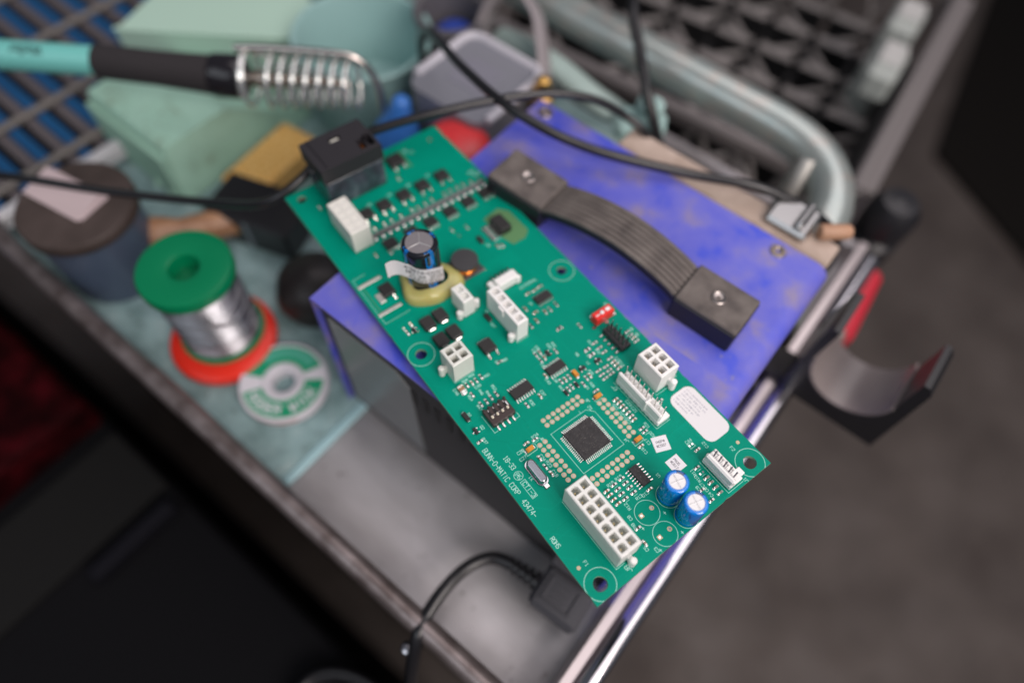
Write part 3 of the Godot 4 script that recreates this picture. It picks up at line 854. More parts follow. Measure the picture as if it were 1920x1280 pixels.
func connectors() -> void:
	var clear := nylon("natural_nylon", Color(0.88, 0.88, 0.85))
	var white := nylon("white_nylon", Color(0.88, 0.87, 0.85))
	var aged := nylon("aged_nylon", Color(0.72, 0.735, 0.68))
	var tin := mat("lead", Color(0.70, 0.70, 0.67), 0.17, 1.0)
	plug_housing("plug_housing", "long fourteen-hole white plug housing", 14.0, 199.8, 23.5, 230.2, 12.8, 2, 7, clear, 5.2, Vector3(19.2, 5.5, 232.4))
	plug_housing("plug_housing", "six-hole white plug housing at the right edge", 73.0, 173.8, 82.6, 187.4, 12.8, 2, 3, white, 4.6, Vector3(79.6, 6.5, 189.6))
	plug_housing("plug_housing", "four-hole translucent plug housing at the left edge", 9.8, 125.0, 19.4, 134.6, 12.8, 2, 2, aged, 5.4, Vector3(7.6, 6.0, 128.4))
	plug_housing("plug_housing", "five-hole white plug housing in a single row", 42.2, 112.2, 47.8, 134.0, 12.8, 1, 5, white, 2.6, Vector3(40.4, 5.0, 132.0), false)
	plug_housing("plug_housing", "two-hole white plug housing beside the glue", 31.2, 100.8, 36.6, 110.6, 11.0, 1, 2, clear, 2.0, Vector3(29.4, 5.0, 109.6), false)
	var yellowed := mat("yellowed_nylon", Color(0.70, 0.69, 0.64), 0.5)
	plug_housing("plug_housing", "pale blank-topped plug housing by the relay", 11.0, 28.2, 20.7, 51.0, 12.8, 2, 5, yellowed, 0.3, Vector3.ZERO, false)
	# latch ramps on the long sides
	var a := begin()
	box(a, Vector3(41.4, 7.5, 121.0), Vector3(42.3, 12.2, 124.6), 0.3)
	box(a, Vector3(38.7, 3, 107.6), Vector3(36.5, 0.4, 109.4), 0.2)
	cyl(a, Vector3(38.9, 0, 108.6), 1.3, 5.0, 14, 0.5)
	part("latch", a, white, board)
	# ten-pin header with one tall wall
	a = begin()
	box(a, Vector3(62.8, 0.6, 174.0), Vector3(69.2, 3.4, 199.0), 0.3)
	box(a, Vector3(62.8, 3.3, 174.0), Vector3(64.3, 8.8, 198.6), 0.5)
	box(a, Vector3(62.2, 3.0, 190.2), Vector3(65.2, 9.4, 191.2), 0.2)
	for k in 9:
		box(a, Vector3(64.2, 3.3, 176.1 + k * 2.5), Vector3(68.6, 4.6, 176.7 + k * 2.5), 0.15)
	for k in 10:
		box(a, Vector3(63.0, 0.0, 174.4 + k * 2.5), Vector3(64.0, 0.7, 175.4 + k * 2.5))
	var o := part("pin_header", a, white, board)
	o.set_meta("label", "ten-pin white header with one tall wall")
	for k in 10:
		var b := begin()
		box(b, Vector3(66.05, 3.2, 174.95 + k * 2.46), Vector3(66.65, 11.6, 175.55 + k * 2.46), 0.18)
		part("pin", b, tin, o)
	# five-pin header by the corner hole
	a = begin()
	box(a, Vector3(66.5, 0.6, 219.7), Vector3(73.2, 3.4, 234.2), 0.3)
	box(a, Vector3(66.5, 3.3, 219.7), Vector3(68.6, 7.6, 234.2), 0.7)
	box(a, Vector3(73.0, 0.6, 230.0), Vector3(75.4, 3.4, 233.2), 0.25)
	box(a, Vector3(72.2, 3.3, 219.7), Vector3(73.2, 4.2, 230.6), 0.3)
	for k in 4:
		box(a, Vector3(68.5, 3.3, 222.4 + k * 2.55), Vector3(72.6, 3.9, 223.2 + k * 2.55), 0.15)
	o = part("pin_header", a, white, board)
	o.set_meta("label", "five-pin white header beside the corner hole")
	for k in 5:
		var b := begin()
		box(b, Vector3(70.1, 3.2, 221.2 + k * 2.6), Vector3(70.7, 8.6, 221.8 + k * 2.6), 0.18)
		part("pin", b, mat("dark_pin", Color(0.22, 0.22, 0.26), 0.35, 1.0), o)
	# small white header lying down, with its bent pins
	a = begin()
	box(a, Vector3(51.0, 0.2, 104.6), Vector3(61.8, 5.4, 109.2), 0.4)
	box(a, Vector3(60.2, 0.2, 108.6), Vector3(62.6, 4.6, 109.8), 0.3)
	box(a, Vector3(48.4, 0.2, 102.8), Vector3(51.2, 3.2, 106.2), 0.4)
	o = part("pin_header", a, white, board)
	for k in 5:
		var b := begin()
		tube(b, curve([Vector3(51.6 + k * 2.2, 4.0, 104.8), Vector3(51.6 + k * 2.2, 4.4, 103.2), Vector3(51.7 + k * 2.2, 3.6, 101.6), Vector3(51.8 + k * 2.2, 0.1, 100.6)], 4), 0.36, 6)
		part("pin", b, tin, o)
	# black double-row header with upright pins
	var black := mat("header_black", Color(0.014, 0.013, 0.016), 0.34)
	a = begin()
	box(a, Vector3(74.2, 0.5, 152.2), Vector3(79.4, 3.0, 165.0), 0.35)
	for k in 4:
		box(a, Vector3(75.4, 2.9, 154.2 + k * 2.5), Vector3(78.6, 3.5, 155.0 + k * 2.5), 0.15)
	o = part("pin_header", a, black, board)
	o.set_meta("label", "black two-row header with upright pins")
	for k in 5:
		for s in [75.6, 78.1]:
			var b := begin()
			box(b, Vector3(s - 0.28, 2.8, 153.3 + k * 2.48), Vector3(s + 0.28, 8.2, 153.86 + k * 2.48), 0.15)
			part("pin", b, mat("dull_pin", Color(0.25, 0.26, 0.25), 0.35, 1.0), o)
		var f := begin()
		box(f, Vector3(71.9, 0.02, 153.0 + k * 2.5), Vector3(74.3, 0.7, 154.0 + k * 2.5), 0.3)
		part("pin_foot", f, mat("solder", Color(0.78, 0.78, 0.76), 0.16, 1.0), o)

func tall_parts() -> void:
	var tin := mat("lead", Color(0.70, 0.70, 0.67), 0.17, 1.0)
	var solder := mat("solder", Color(0.78, 0.78, 0.76), 0.16, 1.0)
	var epoxy := mat("epoxy", Color(0.018, 0.017, 0.017), 0.55)
	# the two blue capacitors
	var im := blank(256, 256, Color(0.0, 0.19, 0.66).linear_to_srgb())
	var deep := Color(0.0, 0.045, 0.20).linear_to_srgb()
	draw_rect(im, Vector2(0, 0), Vector2(34, 256), Color(0.03, 0.03, 0.10).linear_to_srgb(), 0.8)
	for k in 3:
		draw_rect(im, Vector2(4, 60 + k * 56), Vector2(28, 84 + k * 56), Color(0.0, 0.2, 0.6).linear_to_srgb(), 0.7)
	for k in 70:
		var p := Vector2(rng.randf_range(44, 250), rng.randf_range(70, 220))
		draw_line(im, p, p + Vector2(rng.randf_range(-3, 12), rng.randf_range(-9, 9)), rng.randf_range(2, 5), deep, rng.randf_range(0.4, 0.9))
	for k in 12:
		draw_ring(im, Vector2(50 + k * 17, 40), 6, 2.5, deep, 0.7)
	var sleeve := mat("blue_sleeve", Color.WHITE, 0.16)
	sleeve.albedo_texture = tex(im)
	sleeve.clearcoat_enabled = true
	sleeve.clearcoat = 0.6
	sleeve.clearcoat_roughness = 0.12
	var alu := mat("capacitor_top", Color(0.62, 0.62, 0.62), 0.4, 0.75)
	for at in [Vector3(47.2, 0, 222.0), Vector3(47.2, 0, 231.55)]:
		var a := begin()
		lathe(a, [Vector2(3.4, 0.3), Vector2(4.3, 0.5), Vector2(4.55, 1.2), Vector2(4.25, 2.2), Vector2(4.55, 3.2), Vector2(4.55, 14.6), Vector2(4.45, 15.2), Vector2(4.1, 15.55), Vector2(3.4, 15.7), Vector2(3.05, 15.62), Vector2(3.0, 15.3)], 40)
		var o := part("electrolytic_capacitor", a, sleeve, board, at, 0.9)
		o.set_meta("label", "blue electrolytic capacitor")
		var t := begin()
		lathe(t, [Vector2(3.05, 15.2), Vector2(3.02, 15.5), Vector2(0, 15.52)], 32)
		for k in 2:
			var tf := Transform3D(Basis(Vector3.UP, 0.4 + k * PI / 2), Vector3.ZERO)
			quad_to(t, tf * Vector3(-2.7, 15.56, -0.10), tf * Vector3(2.7, 15.56, -0.10), tf * Vector3(2.7, 15.52, -0.28), tf * Vector3(-2.7, 15.52, -0.28), Vector3.UP)
			quad_to(t, tf * Vector3(-2.7, 15.56, 0.10), tf * Vector3(2.7, 15.56, 0.10), tf * Vector3(2.7, 15.52, 0.28), tf * Vector3(-2.7, 15.52, 0.28), Vector3.UP)
		part("vent_top", t, alu, o)
	# the large black capacitor in its ring of glue
	im = blank(512, 256, Color(0.010, 0.011, 0.016).linear_to_srgb())
	var blue := Color(0.0, 0.17, 0.55).linear_to_srgb()
	for k in 4:
		var x := 20 + k * 128
		draw_rect(im, Vector2(x, 0), Vector2(x + 17, 256), blue, 0.95)
		write(im, "CO", Vector2(x + 40, 214), Vector2(0, -1), Vector2(-1, 0), 22, 5, blue)
		write(im, "CO", Vector2(x + 40, 104), Vector2(0, -1), Vector2(-1, 0), 22, 5, blue)
		for y in range(10, 250, 26):
			draw_rect(im, Vector2(x + 3, y), Vector2(x + 13, y + 9), Color(0.01, 0.012, 0.02).linear_to_srgb(), 0.8)
	draw_rect(im, Vector2(0, 0), Vector2(512, 16), Color(0.010, 0.011, 0.016).linear_to_srgb(), 0.9)
	for k in 9:
		draw_rect(im, Vector2(k * 57, 2), Vector2(k * 57 + 26, 15), blue, 0.9)
	var dark := mat("black_sleeve", Color.WHITE, 0.12)
	dark.albedo_texture = tex(im)
	dark.clearcoat_enabled = true
	dark.clearcoat = 0.8
	dark.clearcoat_roughness = 0.06
	var a := begin()
	lathe(a, [Vector2(7.0, 0.5), Vector2(7.9, 1.2), Vector2(8.0, 26.0), Vector2(7.85, 27.0), Vector2(7.3, 27.7), Vector2(6.4, 27.85), Vector2(5.95, 27.7), Vector2(5.9, 27.2)], 48)
	var cap := part("electrolytic_capacitor", a, dark, board, Vector3(28, 0, 84.2), 0.5)
	cap.set_meta("label", "tall black electrolytic capacitor in a ring of glue")
	var t := begin()
	lathe(t, [Vector2(5.95, 27.0), Vector2(5.9, 27.5), Vector2(0, 27.52)], 40)
	var top := mat("scored_top", Color(0.42, 0.40, 0.42), 0.45, 0.7)
	worn(top, noise_tex(0.3, [[0.0, Color(0.20, 0.18, 0.19)], [1.0, Color(0.52, 0.50, 0.52)]], 128, 9, 2), 60.0)
	part("vent_top", t, top, cap)
	var v := begin()
	for k in 3:
		var tf := Transform3D(Basis(Vector3.UP, 0.55 + k * TAU / 3), Vector3.ZERO)
		box(v, Vector3(0, 27.45, -0.14), Vector3(5.4, 27.62, 0.14), 0.05, tf)
	part("vent_score", v, mat("capacitor_top", Color(0.62, 0.62, 0.62), 0.4, 0.75), cap)
	# glue: an uneven collar with a lobe
	var glue := mat("glue", Color(0.40, 0.37, 0.13), 0.16)
	glue.subsurf_scatter_enabled = true
	glue.subsurf_scatter_strength = 0.15
	a = begin()
	var n := 48
	var rows := [[1.0, 0.0], [1.0, 0.45], [0.93, 0.85], [0.8, 1.0], [0.68, 0.98], [0.6, 1.05]]
	var grid := []
	for rw in rows:
		var ring := []
		for k in n:
			var ang := TAU * k / n
			var rad: float = 12.6 + 0.7 * sin(ang * 3.0 + 0.4) + 0.5 * sin(ang * 5.0) + 4.2 * exp(-pow(wrapf(ang - 0.75, -PI, PI) / 0.42, 2.0)) - 1.4 * exp(-pow(wrapf(ang + 1.4, -PI, PI) / 0.8, 2.0))
			ring.append(Vector3(28 + cos(ang) * rad * rw[0], 5.2 * rw[1] * (1.0 + 0.08 * sin(ang * 4.0)), 85.2 + sin(ang) * rad * rw[0]))
		grid.append(ring)
	smooth_grid(a, grid, true)
	part("glue_collar", a, glue, board)
	# white paper flag wrapped round the capacitor
	im = blank(320, 128, Color(0.72, 0.70, 0.73).linear_to_srgb())
	var ink := Color(0.03, 0.03, 0.04).linear_to_srgb()
	write(im, "43474-0102", Vector2(84, 42), Vector2(1, 0.04), Vector2(0, -1), 25, 4.4, ink, 1.0, 0.86)
	write(im, "BO 24 2018", Vector2(92, 80), Vector2(1, 0.04), Vector2(0, -1), 25, 4.4, ink, 1.0, 0.86)
	write(im, "474212022", Vector2(100, 118), Vector2(1, 0.04), Vector2(0, -1), 25, 4.4, ink, 1.0, 0.86)
	var paper := mat("flag_paper", Color.WHITE, 0.5)
	paper.albedo_texture = tex(im)
	a = begin()
	var base := Vector3(28, 0, 84.2)
	var path := []
	# from its free end beside the capacitor round the near side; angles are in board space
	for k in 22:
		var s := k / 21.0
		var p: Vector3
		if s < 0.36:
			var w := s / 0.36
			var start := base + Vector3(cos(2.72), 0, sin(2.72)) * 8.25
			var out := Vector3(-9.5, 0, -3.0) + Vector3(1.5, 0, -2.2) * sin(w * PI)
			p = start + out * (1.0 - w)
		else:
			var w := (s - 0.36) / 0.64
			var ang := 2.72 - w * 1.9
			p = base + Vector3(cos(ang), 0, sin(ang)) * (8.25 + 0.6 * smoothstep(0.7, 1.0, w))
		path.append(p)
	for k in 21:
		var y0 := 21.5 - 11.5 * k / 21.0 + 0.5 * sin(k * 0.5)
		var y1 := 21.5 - 11.5 * (k + 1) / 21.0 + 0.5 * sin((k + 1) * 0.5)
		var hh := 9.4
		var p: Vector3 = path[k]
		var q: Vector3 = path[k + 1]
		var nn := Vector3(q.z - p.z, 0, p.x - q.x).normalized()
		if nn.dot((p + q) / 2.0 - base) < 0.0:
			nn = -nn
		for f in [1.0, -1.0]:
			var d: Vector3 = nn * 0.05 * f
			var c := [p + d + Vector3.UP * (y0 - hh / 2), q + d + Vector3.UP * (y1 - hh / 2), q + d + Vector3.UP * (y1 + hh / 2), p + d + Vector3.UP * (y0 + hh / 2)]
			var uv := [Vector2(k / 21.0, 1), Vector2((k + 1) / 21.0, 1), Vector2((k + 1) / 21.0, 0), Vector2(k / 21.0, 0)]
			if (c[1] - c[0]).cross(c[2] - c[0]).dot(nn * f) > 0.0:
				trin(a, c[0], c[1], c[2], nn * f, nn * f, nn * f, uv[0], uv[1], uv[2])
				trin(a, c[0], c[2], c[3], nn * f, nn * f, nn * f, uv[0], uv[2], uv[3])
			else:
				trin(a, c[0], c[2], c[1], nn * f, nn * f, nn * f, uv[0], uv[2], uv[1])
				trin(a, c[0], c[3], c[2], nn * f, nn * f, nn * f, uv[0], uv[3], uv[2])
	part("paper_flag", a, paper, board)
	# drum coil with copper wire
	a = begin()
	lathe(a, [Vector2(0, 0.2), Vector2(6.2, 0.2), Vector2(6.4, 0.5), Vector2(6.4, 1.5), Vector2(4.6, 1.7), Vector2(4.6, 4.6), Vector2(6.1, 4.8), Vector2(6.3, 5.1), Vector2(6.3, 6.1), Vector2(6.0, 6.5), Vector2(0, 6.6)], 36)
	box(a, Vector3(-6.6, 0.1, -6.6), Vector3(6.6, 1.2, 6.6), 0.8)
	var coil := part("coil", a, mat("ferrite", Color(0.045, 0.045, 0.048), 0.42), board, Vector3(46.8, 0, 88.2))
	a = begin()
	for k in 5:
		var loop := []
		for j in 33:
			loop.append(Vector3(cos(TAU * j / 32) * 5.35, 2.0 + k * 0.62, sin(TAU * j / 32) * 5.35))
		tube(a, loop, 0.34, 8)
	part("copper_winding", a, mat("copper", Color(0.85, 0.26, 0.05), 0.25, 1.0), coil)
	a = begin()
	for k in [[1, 1], [-1, -1], [1, -1]]:
		mid_box(a, Vector3(k[0] * 6.3, 0.4, k[1] * 5.6), Vector3(1.4, 0.8, 2.4), 0.2)
	part("terminal", a, solder, coil)
	# the relay: a smoky case under a black top with openings
	var relay := Node3D.new()
	relay.name = "relay"
	board.add_child(relay, true)
	var smoky := mat("smoky_case", Color(0.045, 0.055, 0.075), 0.12)
	smoky.clearcoat_enabled = true
	smoky.clearcoat = 0.5
	a = begin()
	box(a, Vector3(15.6, 0.3, 0.2), Vector3(46.2, 17.0, 21.6), 0.8)
	part("relay_case", a, worn(smoky, noise_tex(0.02, [[0.0, Color(0.025, 0.03, 0.04)], [0.55, Color(0.05, 0.06, 0.08)], [1.0, Color(0.14, 0.16, 0.19)]], 128, 31, 4), 30.0), relay)
	var hood := mat("relay_top", Color(0.022, 0.020, 0.024), 0.5)
	a = begin()
	var face := holed(PackedVector2Array([Vector2(15.0, -0.6), Vector2(46.6, -0.6), Vector2(46.6, 22.0), Vector2(15.0, 22.0)]), [PackedVector2Array([Vector2(37.6, 12.6), Vector2(41.0, 12.6), Vector2(41.0, 19.2), Vector2(37.6, 19.2)]), PackedVector2Array([Vector2(42.4, 10.8), Vector2(45.4, 10.8), Vector2(45.4, 19.2), Vector2(42.4, 19.2)]), PackedVector2Array([Vector2(27.6, 4.0), Vector2(33.4, 4.0), Vector2(33.4, 7.0), Vector2(27.6, 7.0)])])
	for f in face:
		tri_to(a, Vector3(f[0].x, 25, f[0].y), Vector3(f[1].x, 25, f[1].y), Vector3(f[2].x, 25, f[2].y), Vector3.UP)
	for w in [[15.0, -0.6, 46.6, -0.6], [46.6, -0.6, 46.6, 22.0], [46.6, 22.0, 15.0, 22.0], [15.0, 22.0, 15.0, -0.6]]:
		var out := Vector3((w[0] + w[2]) / 2 - 30.8, 0, (w[1] + w[3]) / 2 - 10.7)
		quad_to(a, Vector3(w[0], 16.9, w[1]), Vector3(w[2], 16.9, w[3]), Vector3(w[2], 25, w[3]), Vector3(w[0], 25, w[1]), out)
	for h in [[37.6, 12.6, 41.0, 19.2], [42.4, 10.8, 45.4, 19.2], [27.6, 4.0, 33.4, 7.0]]:
		var c := Vector3((h[0] + h[2]) / 2, 0, (h[1] + h[3]) / 2)
		for w in [[h[0], h[1], h[2], h[1]], [h[2], h[1], h[2], h[3]], [h[2], h[3], h[0], h[3]], [h[0], h[3], h[0], h[1]]]:
			var mid := Vector3((w[0] + w[2]) / 2, 0, (w[1] + w[3]) / 2)
			quad_to(a, Vector3(w[0], 18, w[1]), Vector3(w[2], 18, w[3]), Vector3(w[2], 25, w[3]), Vector3(w[0], 25, w[1]), c - mid)
	box(a, Vector3(18.6, 24.9, -0.4), Vector3(19.4, 25.6, 21.8), 0.2)
	cyl(a, Vector3(28.6, 24.9, 11.6), 0.7, 0.3, 12)
	part("relay_hood", a, hood, relay)
	a = begin()
	box(a, Vector3(38.6, 17.5, 14.6), Vector3(40.0, 23.6, 18.6), 0.3)
	part("copper_contact", a, mat("copper", Color(0.85, 0.26, 0.05), 0.25, 1.0), relay)
	a = begin()
	box(a, Vector3(28.2, 19.5, 4.4), Vector3(32.8, 24.4, 6.6), 0.6)
	part("white_lever", a, mat("old_white", Color(0.58, 0.57, 0.5), 0.5), relay)
	# tiny slide switch in red
	a = begin()
	box(a, Vector3(74.2, 0.5, 144.4), Vector3(84.0, 5.2, 148.6), 0.3)
	var sw := part("slide_switch", a, mat("red_plastic", Color(0.72, 0.018, 0.014), 0.32), board)
	a = begin()
	cyl(a, Vector3(78.4, 5.2, 146.6), 0.95, 0.9, 14, 0.3)
	mid_box(a, Vector3(81.8, 5.22, 146.4), Vector3(2.2, 0.06, 1.6), 0.02)
	mid_box(a, Vector3(76.2, 5.22, 146.6), Vector3(2.2, 0.06, 0.5), 0.02)
	part("switch_slider", a, mat("switch_white", Color(0.8, 0.78, 0.78), 0.4), sw)
	a = begin()
	for k in [[73.2, 148.4], [84.8, 148.0], [79.6, 149.4], [76.0, 143.4]]:
		mid_box(a, Vector3(k[0], 0.3, k[1]), Vector3(1.8, 0.6, 1.4), 0.25)
	part("terminal", a, solder, sw)
	# four-way switch block
	a = begin()
	box(a, Vector3(10.3, 0.5, 153.6), Vector3(21.2, 3.2, 161.0), 0.25)
	for k in 5:
		box(a, Vector3(10.6 + k * 2.5, 0.5, 152.7), Vector3(11.6 + k * 2.5, 3.0, 153.7), 0.15)
	var dip := part("switch_block", a, mat("switch_brown", Color(0.038, 0.024, 0.022), 0.42), board)
	for k in 4:
		var b := begin()
		var x := 12.1 + k * 2.46
		mid_box(b, Vector3(x, 3.22, 157.0), Vector3(1.25, 0.08, 3.6), 0.02)
		part("switch_slot", b, mat("slot_black", Color(0.008, 0.007, 0.007), 0.6), dip)
		b = begin()
		mid_box(b, Vector3(x, 3.6, 157.9), Vector3(1.0, 1.0, 1.3), 0.25)
		part("switch_slider", b, mat("slider_cream", Color(0.66, 0.60, 0.48), 0.4), dip)
		b = begin()
		box(b, Vector3(x - 0.5, 0.03, 160.9), Vector3(x + 0.5, 1.3, 161.5), 0.15)
		box(b, Vector3(x - 0.5, 0.03, 161.3), Vector3(x + 0.5, 0.5, 163.2), 0.2)
		part("switch_leg", b, tin, dip)
	a = begin()
	for k in 4:
		mid_box(a, Vector3(12.3 + k * 2.46, 3.22, 154.6), Vector3(0.18, 0.05, 0.8))
		mid_box(a, Vector3(13.3 + k * 2.3, 3.22, 157.3), Vector3(0.7, 0.05, 0.14))
	mid_box(a, Vector3(20.4, 3.22, 156.0), Vector3(0.5, 0.05, 2.0))
	stuff(part("switch_print", a, mat("print_white", Color(0.72, 0.72, 0.74), 0.5), dip))
	# crystal in its steel can
	a = begin()
	var can := round_rect(10.9, 180.2, 14.5, 191.0, 1.79, 8)
	var rim := round_rect(10.4, 179.7, 15.0, 191.5, 2.28, 8)
	var inner := round_rect(11.5, 180.8, 13.9, 190.4, 1.18, 8)
	prism(a, rim, 0.25, 0.75, Transform3D.IDENTITY, Vector2.ZERO, true)
	smooth_grid(a, [ring3(can, 0.7), ring3(can, 2.6), ring3(round_rect(11.1, 180.4, 14.3, 190.8, 1.58, 8), 3.1), ring3(inner, 3.3)], true)
	part("crystal", a, mat("crystal_can", Color(0.50, 0.50, 0.53), 0.22, 1.0), board).set_meta("label", "silver crystal can lying beside the test holes")
	var lid := begin()
	prism(lid, inner, 3.2, 3.302)
	part("crystal_top", lid, worn(mat("crystal_top", Color(0.32, 0.34, 0.38), 0.5, 0.4), noise_tex(0.25, [[0.0, Color(0.16, 0.18, 0.22)], [1.0, Color(0.42, 0.44, 0.48)]], 128, 12, 3), 80.0), board.get_node("crystal"))
	a = begin()
	box(a, Vector3(11.6, 0.02, 191.0), Vector3(13.8, 0.9, 193.0), 0.3)
	part("terminal", a, solder, board.get_node("crystal"))
	# square power diodes, two and two
	for k in [[13.4, 101.1], [20.0, 100.8], [13.4, 111.6], [20.0, 111.6]]:
		a = begin()
		box(a, Vector3(k[0], 0.2, k[1]), Vector3(k[0] + 5.6, 2.4, k[1] + 6.3), 0.3)
		var d := part("power_diode", a, epoxy, board)
		var b := begin()
		box(b, Vector3(k[0] + 1.2, 0.02, k[1] + 6.0), Vector3(k[0] + 4.4, 1.2, k[1] + 7.1), 0.3)
		box(b, Vector3(k[0] + 1.2, 0.02, k[1] - 0.9), Vector3(k[0] + 4.4, 1.2, k[1] + 0.2), 0.3)
		part("terminal", b, solder, d)
	# the fuse patch: two tinned strips and a chip with a tab
	a = begin()
	box(a, Vector3(1.3, 0, 68.6), Vector3(13.0, 0.35, 70.3), 0.15)
	box(a, Vector3(1.2, 0, 86.9), Vector3(12.9, 0.35, 88.6), 0.15)
	box(a, Vector3(5.4, 0, 77.2), Vector3(8.4, 0.5, 82.8), 0.2)
	stuff(part("tinned_strips", a, mat("dull_solder", Color(0.56, 0.56, 0.52), 0.42, 0.55), board))
	power_chip("power_transistor", Vector3(11.2, 0, 78.4), 5.8, 6.8, 2.3, [1.2], 0.0, false)
	# power transistors
	for x in [69.9, 58.5, 47.6, 36.5, 26.7]:
		power_chip("power_transistor", Vector3(x, 0, 34.0), 6.4, 6.0, 2.3, [-2.3, 2.3])
	power_chip("power_transistor", Vector3(30.2, 0, 128.9), 6.0, 6.2, 2.3, [-2.0, 2.1])
	power_chip("power_transistor", Vector3(56.6, 0, 11.6), 8.2, 7.6, 2.6, [-2.6, 2.6])
	power_chip("power_transistor", Vector3(74.2, 0, 78.2), 9.6, 6.2, 4.2, [], PI / 2, true)
	a = begin()
	for k in 7:
		box(a, Vector3(67.4, 0.05, 73.6 + k * 1.4), Vector3(71.4, 0.6, 74.4 + k * 1.4), 0.2)
		box(a, Vector3(66.0, 0.0, 73.4 + k * 1.4), Vector3(68.6, 0.2, 74.6 + k * 1.4), 0.08)
	stuff(part("regulator_legs", a, tin, board))
	# small outline chips
	for x in [81.1, 70.8, 60.1, 48.9, 38.2, 26.6]:
		chip_with_legs("chip", Vector3(x, 0, 56.0), Vector3(6.4, 1.6, 5.2), 4, 1.5, 0.0, false, 0.6, 1.5)
	chip_with_legs("chip", Vector3(47.1, 0, 154.0), Vector3(8.7, 1.5, 4.0), 7, 1.27, 0.0, false, 0.42, 1.15)
	chip_with_legs("chip", Vector3(29.3, 0, 154.0), Vector3(9.6, 1.5, 4.8), 8, 1.2, 0.0, false, 0.42, 1.15)
	chip_with_legs("chip", Vector3(43.5, 0, 209.8), Vector3(8.6, 1.5, 4.0), 7, 1.27, PI / 2, false, 0.42, 1.15, true)
	chip_with_legs("chip", Vector3(65.0, 0, 122.6), Vector3(8.2, 1.4, 3.8), 14, 0.55, 0.0, false, 0.24, 1.0)
	var big := chip_with_legs("microcontroller", Vector3(37.2, 0, 186.2), Vector3(13.4, 1.5, 13.4), 16, 0.8, 0.0, true, 0.3, 1.25, true)
	big.set_meta("label", "large square dusty black chip with legs on four sides")
	# the long grey strip with its row of solder joints
	a = begin()
	var b := begin()
	var p0 := Vector3(22.4, 0, 48.6)
	var p1 := Vector3(83.4, 0, 50.2)
	var dir := (p1 - p0).normalized()
	box(a, Vector3(-2.0, 0, -1.5), Vector3(62.5, 2.2, 0.1), 0.3, Transform3D(Basis(dir, Vector3.UP, dir.cross(Vector3.UP)), p0))
	part("terminal_strip", a, mat("strip_grey", Color(0.13, 0.13, 0.135), 0.5), board)
	for k in 17:
		b = begin()
		var c := p0.lerp(p1, k / 16.0) + Vector3(0, 0, 1.5)
		ball(b, c + Vector3(0, 0.7, 0), 1.15, 7, 0.75)
		part("solder_joint", b, solder, board.get_node("terminal_strip"))

func ring3(poly: PackedVector2Array, y: float) -> Array:
	var out := []
	for p in poly:
		out.append(Vector3(p.x, y, p.y))
	return out

# rows of points joined into one smooth skin; closed joins the ends of each row
func smooth_grid(st: SurfaceTool, grid: Array, closed: bool, flip := false) -> void:
	var rows := grid.size()
	var n: int = grid[0].size()
	var norms := []
	for i in rows:
		var rw := []
		for j in n:
			var du: Vector3 = grid[mini(i + 1, rows - 1)][j] - grid[maxi(i - 1, 0)][j]
			var jn := (j + 1) % n if closed else mini(j + 1, n - 1)
			var jp := (j + n - 1) % n if closed else maxi(j - 1, 0)
			var dv: Vector3 = grid[i][jn] - grid[i][jp]
			var nn := du.cross(dv).normalized()
			rw.append(-nn if flip else nn)
		norms.append(rw)
	for i in rows - 1:
		for j in (n if closed else n - 1):
			var k := (j + 1) % n
			var a: Vector3 = grid[i][j]
			var b: Vector3 = grid[i + 1][j]
			var c: Vector3 = grid[i + 1][k]
			var d: Vector3 = grid[i][k]
			if (b - a).cross(c - a).dot(norms[i][j] + norms[i + 1][k]) > 0.0:
				trin(st, a, b, c, norms[i][j], norms[i + 1][j], norms[i + 1][k])
				trin(st, a, c, d, norms[i][j], norms[i + 1][k], norms[i][k])
			else:
				trin(st, a, c, b, norms[i][j], norms[i + 1][k], norms[i + 1][j])
				trin(st, a, d, c, norms[i][j], norms[i][k], norms[i + 1][k])

